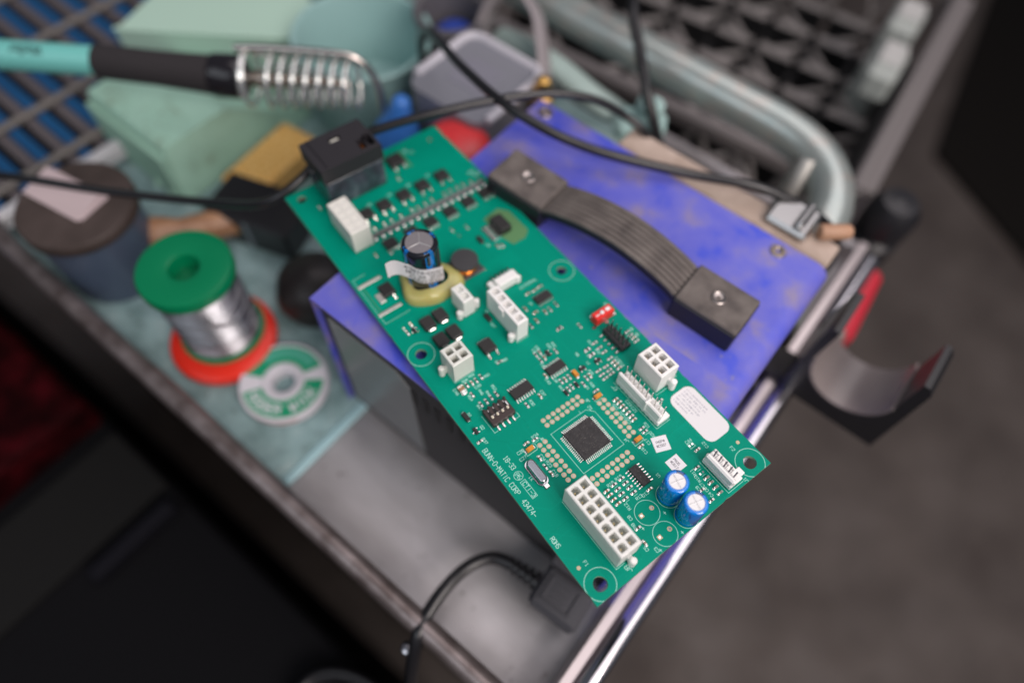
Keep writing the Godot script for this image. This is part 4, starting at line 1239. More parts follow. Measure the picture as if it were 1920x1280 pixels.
func stickers() -> void:
	# two small stickers
	var ink := Color(0.05, 0.045, 0.06).linear_to_srgb()
	for s in [[Vector2(59.35, 205.0), 0.376, "INSP#", "#C597", 6.3], [Vector2(58.2, 214.6), -PI / 2 + PI, "PROG", "#C617", 6.0]]:
		var im := blank(96, 96, Color(0.72, 0.71, 0.74).linear_to_srgb())
		write(im, s[2], Vector2(16, 42), Vector2(1, 0), Vector2(0, -1), 15, 2.2, ink, 0.9, 0.84)
		write(im, s[3], Vector2(16, 68), Vector2(1, 0), Vector2(0, -1), 15, 2.2, ink, 0.9, 0.84)
		var m := mat("sticker_" + str(s[3]).substr(1).to_lower(), Color.WHITE, 0.42)
		m.albedo_texture = tex(im)
		var a := begin()
		var h: float = s[4] / 2.0
		var tf := Transform3D(Basis(Vector3.UP, -s[1]), Vector3(s[0].x, 0, s[0].y))
		quad_uv(a, tf * Vector3(-h, 0.09, -h), tf * Vector3(h, 0.09, -h), tf * Vector3(h, 0.09, h), tf * Vector3(-h, 0.09, h), Vector3.UP)
		for w in [[-h, -h, h, -h], [h, -h, h, h], [h, h, -h, h], [-h, h, -h, -h]]:
			quad_to(a, tf * Vector3(w[0], 0, w[1]), tf * Vector3(w[2], 0, w[3]), tf * Vector3(w[2], 0.09, w[3]), tf * Vector3(w[0], 0.09, w[1]), tf.basis * Vector3(w[0] + w[2], 0, w[1] + w[3]))
		part("sticker", a, m, board)
	# the long rounded label with its faint lines of print
	var im := blank(400, 208, Color(0.70, 0.68, 0.70).linear_to_srgb())
	var r := RandomNumberGenerator.new()
	r.seed = 21
	for row in 6:
		var x := 26.0
		var stop: float = 215.0 + [0, 10, -20, 0, -30, -60][row]
		while x < stop:
			var w := r.randf_range(3, 9)
			draw_line(im, Vector2(x, 40 + row * 25), Vector2(x, 40 + row * 25 + 9 + (3 if r.randf() < 0.4 else 0)), 2.6, Color(0.12, 0.12, 0.18).linear_to_srgb(), r.randf_range(0.3, 0.75))
			if r.randf() < 0.5:
				draw_line(im, Vector2(x, 40 + row * 25 + 4), Vector2(x + w - 2, 40 + row * 25 + 4), 2.0, Color(0.34, 0.33, 0.42).linear_to_srgb(), 0.45)
			x += w + (8 if r.randf() < 0.14 else 0)
	var m := mat("long_label", Color.WHITE, 0.36)
	m.albedo_texture = tex(im)
	var a := begin()
	# drawn in its own frame (x along the board), then laid on the board
	prism(a, round_rect(0, 0, 24.6, 12.5, 3.6, 8), 0.0, 0.09, Transform3D(Basis(Vector3(0, 0, 1), Vector3.UP, Vector3(-1, 0, 0)), Vector3(87.1, 0, 192.4)), Vector2(24.6, 12.5))
	part("sticker", a, m, board).set_meta("label", "long white label with rounded corners")

func build_board() -> void:
	board = thing("circuit_board", "green printed circuit board crowded with chips and white connectors, lying askew across the blue box", "circuit board")
	board.transform = Transform3D(Basis(Vector3(0.250608, 0.003421, -0.968082), Vector3(-0.057203, 0.998299, -0.011281), Vector3(0.966397, 0.058205, 0.250378)).orthonormalized(), Vector3(-217.41, 111.89, -109.55) * U)
	var outline := PackedVector2Array()
	# edges with the small nicks of a snapped panel
	var r := RandomNumberGenerator.new()
	r.seed = 4
	var corners := [Vector2(0, 0), Vector2(BOARD_W, 0), Vector2(BOARD_W, BOARD_L), Vector2(0, BOARD_L)]
	for k in 4:
		var p: Vector2 = corners[k]
		var q: Vector2 = corners[(k + 1) % 4]
		var n := int(p.distance_to(q) / 2.0)
		for i in n:
			var x := p.lerp(q, float(i) / n)
			if i > 0:
				var inward := Vector2(-(q - p).y, (q - p).x).normalized()
				x += inward * (r.randf_range(0.0, 0.05) + (0.28 if r.randf() < 0.035 else 0.0))
			outline.append(x)
	var holes := []
	for h in HOLES:
		holes.append(ring_points(Vector2(h[0], h[1]), h[2], 28, 0.06))
	var top := begin()
	var rest := begin()
	for t in holed(outline, holes):
		var q := []
		for k in 3:
			q.append(Vector3(t[k].x, 0, t[k].y))
		var uv := [t[0] / Vector2(BOARD_W, BOARD_L), t[1] / Vector2(BOARD_W, BOARD_L), t[2] / Vector2(BOARD_W, BOARD_L)]
		if (q[1] - q[0]).cross(q[2] - q[0]).y < 0.0:
			trin(top, q[0], q[2], q[1], Vector3.UP, Vector3.UP, Vector3.UP, uv[0], uv[2], uv[1])
		else:
			trin(top, q[0], q[1], q[2], Vector3.UP, Vector3.UP, Vector3.UP, uv[0], uv[1], uv[2])
		var d := Vector3(0, -1.6, 0)
		tri_to(rest, q[0] + d, q[1] + d, q[2] + d, Vector3.DOWN)
	var loops := [[outline, 1.0]]
	for h in holes:
		loops.append([h, -1.0])
	for lp in loops:
		var pl: PackedVector2Array = lp[0]
		var mid := Vector2.ZERO
		for p in pl:
			mid += p / pl.size()
		for i in pl.size():
			var p := pl[i]
			var q := pl[(i + 1) % pl.size()]
			var e := q - p
			var out := Vector3(e.y, 0, -e.x)
			if out.dot(Vector3((p + q).x / 2 - mid.x, 0, (p + q).y / 2 - mid.y)) * lp[1] < 0.0:
				out = -out
			quad_to(rest, Vector3(p.x, -1.6, p.y), Vector3(q.x, -1.6, q.y), Vector3(q.x, 0, q.y), Vector3(p.x, 0, p.y), out)
	var mask := mat("solder_mask", Color.WHITE, 0.4)
	mask.albedo_texture = tex(board_picture())
	mask.metallic_specular = 0.18
	var core := mat("board_edge", Color(0.20, 0.30, 0.20), 0.7)
	put("board_plate", mesh_of([[top, mask], [rest, core]]), board)
	chips()
	connectors()
	tall_parts()
	stickers()

# ---------------------------------------------------------------- the cart and everything lying on it (world millimetres)
func cart() -> void:
	var o := thing("tool_cart", "grey metal tool cart tray with rounded chrome rails and a bent tube handle", "tool cart")
	var steel := mat("tray_steel", Color.WHITE, 0.42, 0.55)
	worn(steel, scuffed(640, 0.012, 3.0, [[0.0, Color(0.33, 0.315, 0.32)], [0.5, Color(0.43, 0.415, 0.425)], [1.0, Color(0.54, 0.525, 0.54)]], 8, 260, Color(0.55, 0.54, 0.56), 420, Color(0.10, 0.085, 0.08), 0.45), 3.4)
	rough_map(steel, grey_tex(0.02, 0.26, 0.5, 256, 14))
	var st := begin()
	box(st, Vector3(-760, -3, -372), Vector3(19, 0, -12), 0)
	part("tray_floor", st, steel, o)
	var lip := mat("lip_steel", Color(0.56, 0.50, 0.50), 0.3, 0.85)
	var chrome := mat("chrome", Color(0.72, 0.70, 0.74), 0.13, 1.0)
	st = begin()
	box(st, Vector3(18.8, -40, -366), Vector3(26.4, 28, 4), 1.6)
	part("side_lip", st, lip, o)
	st = begin()
	tube(st, [Vector3(31.4, 28.5, -352), Vector3(31.4, 28.5, -345), Vector3(31.4, 28.5, -180), Vector3(31.4, 28.5, 0)], 5.0, 20)
	part("side_rail", st, chrome, o)
	st = begin()
	box(st, Vector3(26.2, -40, -350), Vector3(33.0, 24.2, 2), 1.0)
	part("side_wall", st, mat("wall_steel", Color(0.40, 0.38, 0.42), 0.35, 0.8), o)
	var brown := mat("worn_rail", Color.WHITE, 0.38, 0.7)
	worn(brown, noise_tex(0.02, [[0.0, Color(0.10, 0.075, 0.07)], [0.5, Color(0.22, 0.185, 0.18)], [1.0, Color(0.36, 0.31, 0.31)]], 256, 18, 4), 9.0)
	st = begin()
	tube(st, [Vector3(-760, 25, -11.5), Vector3(-400, 25, -11.5), Vector3(20, 25, -11.5)], 5.6, 18)
	part("front_rail", st, brown, o)
	st = begin()
	box(st, Vector3(-760, -60, -14.5), Vector3(20, 24, -8.5), 1.0)
	part("front_wall", st, mat("dark_panel", Color(0.02, 0.02, 0.021), 0.5), o)
	st = begin()
	box(st, Vector3(-760, -3, -376), Vector3(22, 16, -370), 1.5)
	part("back_lip", st, lip, o)
	# lower body of the cart
	st = begin()
	box(st, Vector3(-760, -700, -372), Vector3(18, -6, -22), 4)
	part("cabinet", st, mat("dark_panel", Color(0.02, 0.02, 0.021), 0.5), o)
	# tube handle
	var paint := mat("tube_paint", Color.WHITE, 0.28, 0.55)
	worn(paint, noise_tex(0.018, [[0.0, Color(0.34, 0.40, 0.39)], [0.6, Color(0.40, 0.44, 0.42)], [0.8, Color(0.44, 0.42, 0.39)], [1.0, Color(0.47, 0.38, 0.32)]], 256, 41, 4), 10.0)
	st = begin()
	tube(st, curve([Vector3(-760, 80, -359), Vector3(-420, 80, -359), Vector3(-120, 80, -359), Vector3(-75, 80, -359), Vector3(-52, 80, -357), Vector3(-33, 79.6, -351), Vector3(-18, 78.6, -340), Vector3(-9, 76.5, -326), Vector3(-5, 72, -311), Vector3(-3, 63, -298), Vector3(0, 50, -290), Vector3(3, 34, -285), Vector3(6, 15, -282), Vector3(7, -4, -281)], 8), 13.2, 22)
	part("tube_handle", st, paint, o)
	st = begin()
	tube(st, [Vector3(-30, 30, -322), Vector3(-30, 60, -318), Vector3(-34, 84, -340)], 7.0, 14)
	part("handle_brace", st, mat("dull_steel", Color(0.36, 0.35, 0.33), 0.45, 0.8), o)
	# small steel stud outside the front wall
	st = begin()
	var tf := along(Vector3(-44, 16, -9), Vector3(-44, 16, 3))
	lathe(st, [Vector2(2.2, 0), Vector2(2.2, 6), Vector2(3.6, 7), Vector2(4.2, 9), Vector2(3.2, 11.6), Vector2(0, 12.4)], 16, tf)
	part("latch_stud", st, chrome, o)
	# dirty rubber mat on the left
	var m := thing("bench_mat", "grimy pale teal mat covering the left part of the cart tray", "mat", Vector3(-153, 0, -12))
	var teal := mat("teal_mat", Color.WHITE, 0.5)
	worn(teal, scuffed(512, 0.014, 1.0, [[0.0, Color(0.12, 0.20, 0.20)], [0.4, Color(0.20, 0.305, 0.31)], [0.7, Color(0.25, 0.375, 0.385)], [1.0, Color(0.33, 0.44, 0.44)]], 23, 160, Color(0.42, 0.50, 0.50), 700, Color(0.06, 0.06, 0.055), 0.6), 5.0)
	rough_map(teal, grey_tex(0.02, 0.35, 0.7, 256, 44))
	st = begin()
	box(st, Vector3(-600, 0.2, -356), Vector3(-6, 3.4, -6), 0.8)
	part("flat_sheet", st, teal, m)
	st = begin()
	box(st, Vector3(-5.9, 0.2, -356), Vector3(0, 4.4, -6), 1.6)
	part("mat_edge", st, mat("mat_edge", Color(0.33, 0.52, 0.56), 0.35), m)

func blue_box() -> void:
	var o := thing("instrument_box", "dusty blue metal instrument box with a ribbed black strap handle, under the circuit board", "instrument box", Vector3(-77, 0, -163))
	# local frame: x -89..89, z -85.5..85.5
	var blue := mat("dusty_blue", Color.WHITE, 0.46)
	worn(blue, scuffed(640, 0.011, 1.0, [[0.0, Color(0.030, 0.062, 0.62)], [0.14, Color(0.050, 0.078, 0.60)], [0.30, Color(0.100, 0.110, 0.565)], [0.52, Color(0.125, 0.130, 0.56)], [0.66, Color(0.155, 0.150, 0.52)], [0.80, Color(0.20, 0.175, 0.43)], [1.0, Color(0.26, 0.215, 0.32)]], 63, 190, Color(0.055, 0.085, 0.60), 500, Color(0.30, 0.26, 0.30), 0.5), 4.4)
	rough_map(blue, grey_tex(0.012, 0.34, 0.66, 256, 63))
	var clean := mat("clean_blue", Color(0.018, 0.052, 0.60), 0.3)
	var st := begin()
	# folded cover: a rounded fold on the right, a sharper one on the left
	var prof := [Vector2(-89, 0), Vector2(-89, 110.5)]
	prof.append_array([Vector2(-88.6, 111.6), Vector2(-87.6, 112)])
	for k in 9:
		var a := PI / 2 * k / 8
		prof.append(Vector2(81 + 8 * sin(a), 104 + 8 * cos(a)))
	prof.append(Vector2(89, 0))
	var t := 1.6
	for i in prof.size() - 1:
		var p: Vector2 = prof[i]
		var q: Vector2 = prof[i + 1]
		var nrm := Vector2(-(q - p).y, (q - p).x).normalized()
		var na := nrm
		var nb := nrm
		if i > 0 and i < prof.size() - 2:
			var dp: Vector2 = (p - prof[i - 1]).normalized()
			var dn: Vector2 = (prof[i + 2] - q).normalized()
			var m0 := Vector2(-dp.y, dp.x)
			var m1 := Vector2(-dn.y, dn.x)
			if m0.dot(nrm) > 0.8: na = (m0 + nrm).normalized()
			if m1.dot(nrm) > 0.8: nb = (m1 + nrm).normalized()
		var c := [Vector3(p.x, p.y, 85.5), Vector3(q.x, q.y, 85.5), Vector3(q.x, q.y, -85.5), Vector3(p.x, p.y, -85.5)]
		var n3a := Vector3(na.x, na.y, 0)
		var n3b := Vector3(nb.x, nb.y, 0)
		if (c[1] - c[0]).cross(c[2] - c[0]).dot(n3a) > 0.0:
			trin(st, c[0], c[1], c[2], n3a, n3b, n3b)
			trin(st, c[0], c[2], c[3], n3a, n3b, n3a)
		else:
			trin(st, c[0], c[2], c[1], n3a, n3b, n3b)
			trin(st, c[0], c[3], c[2], n3a, n3a, n3b)
		# the sheet's edge, front and back
		var ip := p * Vector2(1.0 - t / 89.0, 1.0) - Vector2(0, t if p.y > 100 else 0.0)
		var iq := q * Vector2(1.0 - t / 89.0, 1.0) - Vector2(0, t if q.y > 100 else 0.0)
		for z in [85.5, -85.5]:
			quad_to(st, Vector3(p.x, p.y, z), Vector3(q.x, q.y, z), Vector3(iq.x, iq.y, z), Vector3(ip.x, ip.y, z), Vector3(0, 0, z))
		quad_to(st, Vector3(ip.x, ip.y, 85.5), Vector3(iq.x, iq.y, 85.5), Vector3(iq.x, iq.y, 82.0), Vector3(ip.x, ip.y, 82.0), Vector3(-nrm.x, -nrm.y, 0))
	part("cover", st, blue, o)
	var black := mat("box_black", Color(0.06, 0.057, 0.06), 0.65, 0.0, 0.3)
	st = begin()
	box(st, Vector3(-86.8, 2, -83), Vector3(86.8, 109, 83.2), 0.6)
	part("front_panel", st, black, o)
	# glossy plate on the left of the front, one corner cut
	st = begin()
	var plate := PackedVector2Array([Vector2(-82, 11), Vector2(-29, 11), Vector2(-31, 91), Vector2(-39, 99), Vector2(-82, 99)])
	prism(st, plate, 83.2, 84.0, Transform3D(Basis(Vector3.RIGHT, Vector3.BACK, Vector3.UP), Vector3.ZERO))
	part("gloss_plate", st, mat("gloss_plate", Color(0.22, 0.23, 0.235), 0.33, 0.2, 0.35), o)
	var ink := mat("plate_print", Color(0.16, 0.16, 0.17), 0.4)
	for k in 4:
		st = begin()
		box(st, Vector3(-78 + k * 2, 14 + k * 9, 83.9), Vector3(-36 - k * 3, 15.0 + k * 9, 84.1))
		part("print_line", st, ink, o)
	# cooling slots
	var slot := mat("slot_black", Color(0.008, 0.007, 0.007), 0.6)
	for k in 16:
		st = begin()
		var x := -31.0 + k * 7.2
		box(st, Vector3(x, 77, 83.0), Vector3(x + 3.2, 91, 83.5))
		part("vent_slot", st, slot, o)
	# handle: two clamped ends and an arched ribbed strap
	var rubber := mat("dusty_rubber", Color.WHITE, 0.75)
	worn(rubber, noise_tex(0.02, [[0.0, Color(0.06, 0.051, 0.048)], [0.5, Color(0.115, 0.098, 0.09)], [1.0, Color(0.165, 0.145, 0.132)]], 256, 75, 5), 14.0)
	var side := mat("clean_rubber", Color(0.014, 0.013, 0.018), 0.5)
	for s in [[-67.0, -34.0], [40.0, 71.5]]:
		st = begin()
		box(st, Vector3(s[0], 112, -36.2), Vector3(s[1], 125.0, -12.8), 0.8)
		var end := part("handle_end", st, side, o)
		st = begin()
		box(st, Vector3(s[0] + 0.4, 124.7, -35.8), Vector3(s[1] - 0.4, 127.0, -13.2), 0.7)
		part("end_cap", st, rubber, end)
		st = begin()
		var c := Vector3((s[0] + s[1]) / 2, 126.9, -24.6)
		lathe(st, [Vector2(0, 0.05), Vector2(1.3, 0.1), Vector2(2.6, 0.5), Vector2(3.0, 0.8), Vector2(3.5, 0.5), Vector2(3.6, 0)], 18, Transform3D(Basis.IDENTITY, c))
		part("screw", st, mat("screw_steel", Color(0.42, 0.38, 0.36), 0.3, 0.9), end)
	st = begin()
	var ribs := begin()
	var rows := []
	for k in 25:
		var w := k / 24.0
		rows.append([-34.5 + 75.0 * w, 119.6 + 8.5 * pow(sin(PI * w), 0.8)])
	for k in 24:
		for seg in [[-34.4, -14.6, 0.0, 4.5]]:
			var p: Array = rows[k]
			var q: Array = rows[k + 1]
			var a0 := Vector3(p[0], p[1], seg[0])
			var a1 := Vector3(p[0], p[1], seg[1])
			var b0 := Vector3(q[0], q[1], seg[0])
			var b1 := Vector3(q[0], q[1], seg[1])
			var d: Vector3 = Vector3.UP * seg[3]
			quad_to(st, a0 + d, b0 + d, b1 + d, a1 + d, Vector3.UP)
			quad_to(st, a0, b0, b1, a1, Vector3.DOWN)
			quad_to(st, a0, b0, b0 + d, a0 + d, Vector3.FORWARD)
			quad_to(st, a1, b1, b1 + d, a1 + d, Vector3.BACK)
	for j in 7:
		var pts := []
		for k in 25:
			pts.append(Vector3(rows[k][0], rows[k][1] + 4.1, -33.1 + j * 2.88))
		tube(ribs, pts, 1.5, 10)
	var strap := part("strap", st, side, o)
	stuff(part("strap_ribs", ribs, rubber, strap))
	for c in [[63.0, -79.0], [-80, -79.0]]:
		st = begin()
		lathe(st, [Vector2(0, -0.2), Vector2(1.5, 0.2), Vector2(2.2, 0.9), Vector2(3.6, 0.8), Vector2(4.2, 0.1)], 18, Transform3D(Basis.IDENTITY, Vector3(c[0], 112, c[1])))
		part("cover_screw", st, mat("dirty_screw", Color(0.25, 0.21, 0.18), 0.35, 0.8), o)

func reel_picture() -> Image:
	var white := Color(0.60, 0.58, 0.62).linear_to_srgb()
	var green := Color(0.0, 0.26, 0.12).linear_to_srgb()
	var im := blank(384, 384, white)
	for y in 384:
		for x in 384:
			var p := Vector2(x - 192, y - 192) / 192.0
			var rad := p.length()
			var a := rad_to_deg(p.angle())
			if (rad > 0.48 and rad < 0.90) and not ((a > -52 and a < -30) or (a > 135 and a < 165)):
				im.set_pixel(x, y, green)
			if rad > 0.60 and rad < 0.86 and a > -160 and a < -62:
				im.set_pixel(x, y, green.lerp(white, 0.35))
	var word := "SODER WICK"
	for k in word.length():
		var a := deg_to_rad(-12 + k * 14.0)
		var u := Vector2(-cos(a), -sin(a))
		var e := Vector2(-sin(a), cos(a))
		e = -e
		u = -u
		# letters stand with their feet towards the rim, read from the lower left
		var ang := deg_to_rad(124 - k * 14.0)
		var c := Vector2(cos(ang), sin(ang))
		write(im, word[k], Vector2(192, 192) + c * 192 * 0.80 - Vector2(-c.y, c.x) * -9, Vector2(c.y, -c.x), -c, 38, 9.0, white)
	return im

func reels() -> void:
	# stack: red roll below, solder spool on it
	var st := begin()
	var roll := thing("red_tape_roll", "red plastic roll with a white side band, lying under the green solder spool", "tape roll", Vector3(-249, 3.4, -56))
	lathe(st, [Vector2(19, 0.2), Vector2(27.5, 0.2), Vector2(30.5, 1.5), Vector2(31.5, 4.5), Vector2(30.6, 7.6), Vector2(27.5, 9.2), Vector2(19, 9.2), Vector2(19, 0.2)], 48)
	part("roll_body", st, mat("roll_red", Color(0.72, 0.025, 0.010), 0.3), roll)
	st = begin()
	var band := []
	for k in 13:
		var a := deg_to_rad(168 + k * 3.2)
		band.append(Vector3(cos(a) * 31.3, 4.6, sin(a) * 31.3))
	tube(st, band, 3.6, 10)
	part("white_band", st, mat("roll_white", Color(0.62, 0.60, 0.60), 0.4), roll)
	var o := thing("solder_spool", "solder spool with green flanges and shiny silver wire, standing on the red roll", "solder spool", Vector3(-251, 12.8, -59))
	var green := mat("flange_green", Color(0.0, 0.17, 0.068), 0.3)
	st = begin()
	lathe(st, [Vector2(0, 0), Vector2(23.6, 0), Vector2(24.6, 0.6), Vector2(24.6, 1.8), Vector2(20.5, 2.2), Vector2(20.5, 2.4)], 48)
	part("flange", st, green, o)
	st = begin()
	lathe(st, [Vector2(21.0, 56.4), Vector2(23.4, 56.8), Vector2(24.8, 57.4), Vector2(25.0, 62.4), Vector2(24.2, 63.9), Vector2(21.8, 64.4), Vector2(15.5, 64.0), Vector2(9.5, 64.2), Vector2(8.3, 63.8), Vector2(7.9, 62.6), Vector2(7.6, 52.0), Vector2(0, 52.0)], 56)
	part("flange", st, green, o)
	var wire := mat("solder_wire", Color(0.44, 0.44, 0.47), 0.3, 1.0)
	st = begin()
	var prof := [Vector2(20.2, 2.2)]
	for k in 34:
		var y := 2.6 + k * 1.58
		var rr := 21.2 + 0.35 * sin(k * 0.9) + 0.25 * sin(k * 2.3)
		prof.append_array([Vector2(rr, y), Vector2(rr + 0.5, y + 0.25), Vector2(rr + 0.72, y + 0.76), Vector2(rr + 0.5, y + 1.28), Vector2(rr, y + 1.52)])
	prof.append(Vector2(20.4, 57.0))
	lathe(st, prof, 64, Transform3D.IDENTITY, 80)
	part("wire_winding", st, wire, o)
	st = begin()
	tube(st, curve([Vector3(21.6, 30, -3), Vector3(22.6, 33, 3), Vector3(22.2, 40, 9), Vector3(22.4, 48, 10)], 6), 0.8, 8)
	part("loose_end", st, wire, o)
	# flat white reel
	o = thing("wick_reel", "flat white reel with a green lettered label and a hole in the middle", "wire reel", Vector3(-199, 3.4, -58.5))
	st = begin()
	var white := mat("reel_white", Color(0.56, 0.54, 0.58), 0.36)
	lathe(st, [Vector2(6.4, 0.3), Vector2(24, 0.3), Vector2(25.4, 1.0), Vector2(25.4, 2.2), Vector2(24, 2.6), Vector2(24, 5.0), Vector2(25.4, 5.4), Vector2(25.4, 6.8), Vector2(24.6, 7.4), Vector2(12.0, 7.4), Vector2(11.3, 8.2), Vector2(8.2, 8.2), Vector2(7.0, 7.2), Vector2(6.4, 0.3)], 56)
	part("reel_body", st, white, o)
	var lab := mat("reel_label", Color.WHITE, 0.36)
	lab.albedo_texture = tex(reel_picture())
	st = begin()
	var ring := []
	for k in 56:
		var a := TAU * k / 56
		ring.append(Vector2(cos(a), sin(a)))
	for k in 56:
		var p: Vector2 = ring[k]
		var q: Vector2 = ring[(k + 1) % 56]
		var c := [p * 12.0, p * 24.4, q * 24.4, q * 12.0]
		var v := []
		var w := []
		var tf := Transform3D(Basis(Vector3.UP, 0.25), Vector3.ZERO)
		for m in 4:
			v.append(tf * Vector3(c[m].x, 7.45, c[m].y))
			w.append(c[m] / 51.6 + Vector2(0.5, 0.5))
		for f in [[0, 1, 2], [0, 2, 3]]:
			var up: float = (v[f[1]] - v[f[0]]).cross(v[f[2]] - v[f[0]]).y
			if up < 0.0:
				trin(st, v[f[0]], v[f[2]], v[f[1]], Vector3.UP, Vector3.UP, Vector3.UP, w[f[0]], w[f[2]], w[f[1]])
			else:
				trin(st, v[f[0]], v[f[1]], v[f[2]], Vector3.UP, Vector3.UP, Vector3.UP, w[f[0]], w[f[1]], w[f[2]])
	part("reel_label", st, lab, o)
	st = begin()
	var braid := []
	for k in 20:
		var a := deg_to_rad(25 + k * 3.4)
		braid.append(Vector3(cos(a) * 24.6, 3.8, sin(a) * 24.6))
	tube(st, braid, 0.9, 8)
	part("copper_braid", st, mat("braid", Color(0.42, 0.16, 0.10), 0.4, 0.7), o)
	# dark tin with a card
	o = thing("round_tin", "round tin with a matt dark brown lid by the front rail", "tin", Vector3(-344, 3.4, -50))
	st = begin()
	lathe(st, [Vector2(0, 0), Vector2(29, 0), Vector2(30, 1), Vector2(30, 53), Vector2(31, 54)], 48)
	part("tin_body", st, mat("tin_blue", Color(0.075, 0.105, 0.16), 0.35, 0.2), o)
	st = begin()
	lathe(st, [Vector2(31.8, 52), Vector2(32.6, 53), Vector2(32.6, 59), Vector2(31.6, 60.2), Vector2(29.5, 60.4), Vector2(0, 60.2)], 48)
	part("tin_lid", st, worn(mat("tin_lid", Color.WHITE, 0.6), noise_tex(0.02, [[0.0, Color(0.035, 0.024, 0.02)], [1.0, Color(0.075, 0.055, 0.05)]], 128, 91), 10.0), o)
	o = thing("folded_card", "pale pink folded card lying on the dark brown tin lid", "card", Vector3(-352, 64.0, -50), 0.18)
	st = begin()
	box(st, Vector3(-22, 0.2, -11), Vector3(22, 0.9, 9), 0.1)
	part("card_sheet", st, mat("card_pink", Color(0.52, 0.42, 0.43), 0.6), o)
	st = begin()
	box(st, Vector3(-22, 0.9, -9.5), Vector3(20, 1.5, 10.5), 0.1, Transform3D(Basis(Vector3.RIGHT, 0.14), Vector3(0, 0.6, 0)))
	part("card_fold", st, mat("card_pink", Color(0.52, 0.42, 0.43), 0.6), o)
	# turned wooden handle
	o = thing("screwdriver", "screwdriver with a turned tan wooden grip, lying between the dark tin and the green spool", "screwdriver", Vector3(-318, 17, -80))
	st = begin()
	var tf2 := along(Vector3(-14, 8, 16), Vector3(16, 2, -40))
	lathe(st, [Vector2(0, 0), Vector2(8, 0.6), Vector2(12.0, 4), Vector2(13.4, 10), Vector2(11.4, 18), Vector2(8.6, 26), Vector2(9.4, 44), Vector2(9.0, 62), Vector2(7.0, 66), Vector2(0, 66)], 28, tf2)
	var wood := mat("turned_wood", Color.WHITE, 0.4)
	worn(wood, noise_tex(0.03, [[0.0, Color(0.20, 0.095, 0.045)], [0.6, Color(0.36, 0.19, 0.10)], [1.0, Color(0.48, 0.29, 0.17)]], 256, 17, 4), 8.0)
	part("grip", st, wood, o)
	st = begin()
	lathe(st, [Vector2(7.2, 58), Vector2(9.6, 58.5), Vector2(9.6, 61), Vector2(7.2, 61.5)], 28, tf2)
	part("ferrule", st, mat("brass", Color(0.62, 0.38, 0.12), 0.3, 1.0), o)
	# black adapter block
	o = thing("adapter_block", "black plastic adapter block with a bright corner, behind the green spool", "adapter", Vector3(-300, 3.4, -128), 0.32)
	st = begin()
	box(st, Vector3(-26, 0, -19), Vector3(34, 27, 17), 2.0)
	part("block_body", st, mat("adapter_black", Color(0.010, 0.010, 0.012), 0.35), o)
	st = begin()
	box(st, Vector3(3.0, 1, 16.8), Vector3(6.4, 26, 17.4), 0.2)
	part("label_strip", st, mat("strip_steel", Color(0.24, 0.26, 0.29), 0.3, 0.6), o)
	# ochre sponge
	o = thing("sponge", "ochre yellow cleaning sponge wedged against the mint iron stand", "sponge", Vector3(-322, 3.4, -160), 0.12)
	var sp := mat("sponge_ochre", Color.WHITE, 0.9)
	worn(sp, noise_tex(0.05, [[0.0, Color(0.50, 0.24, 0.05)], [0.5, Color(0.70, 0.42, 0.12)], [1.0, Color(0.76, 0.56, 0.26)]], 256, 7, 5), 20.0)
	bumpy(sp, grey_tex(0.09, 0.0, 1.0, 256, 77), 1.2)
	st = begin()
	box(st, Vector3(-15, 0, -34), Vector3(15, 26, 30), 3.0)
	part("sponge_block", st, sp, o)

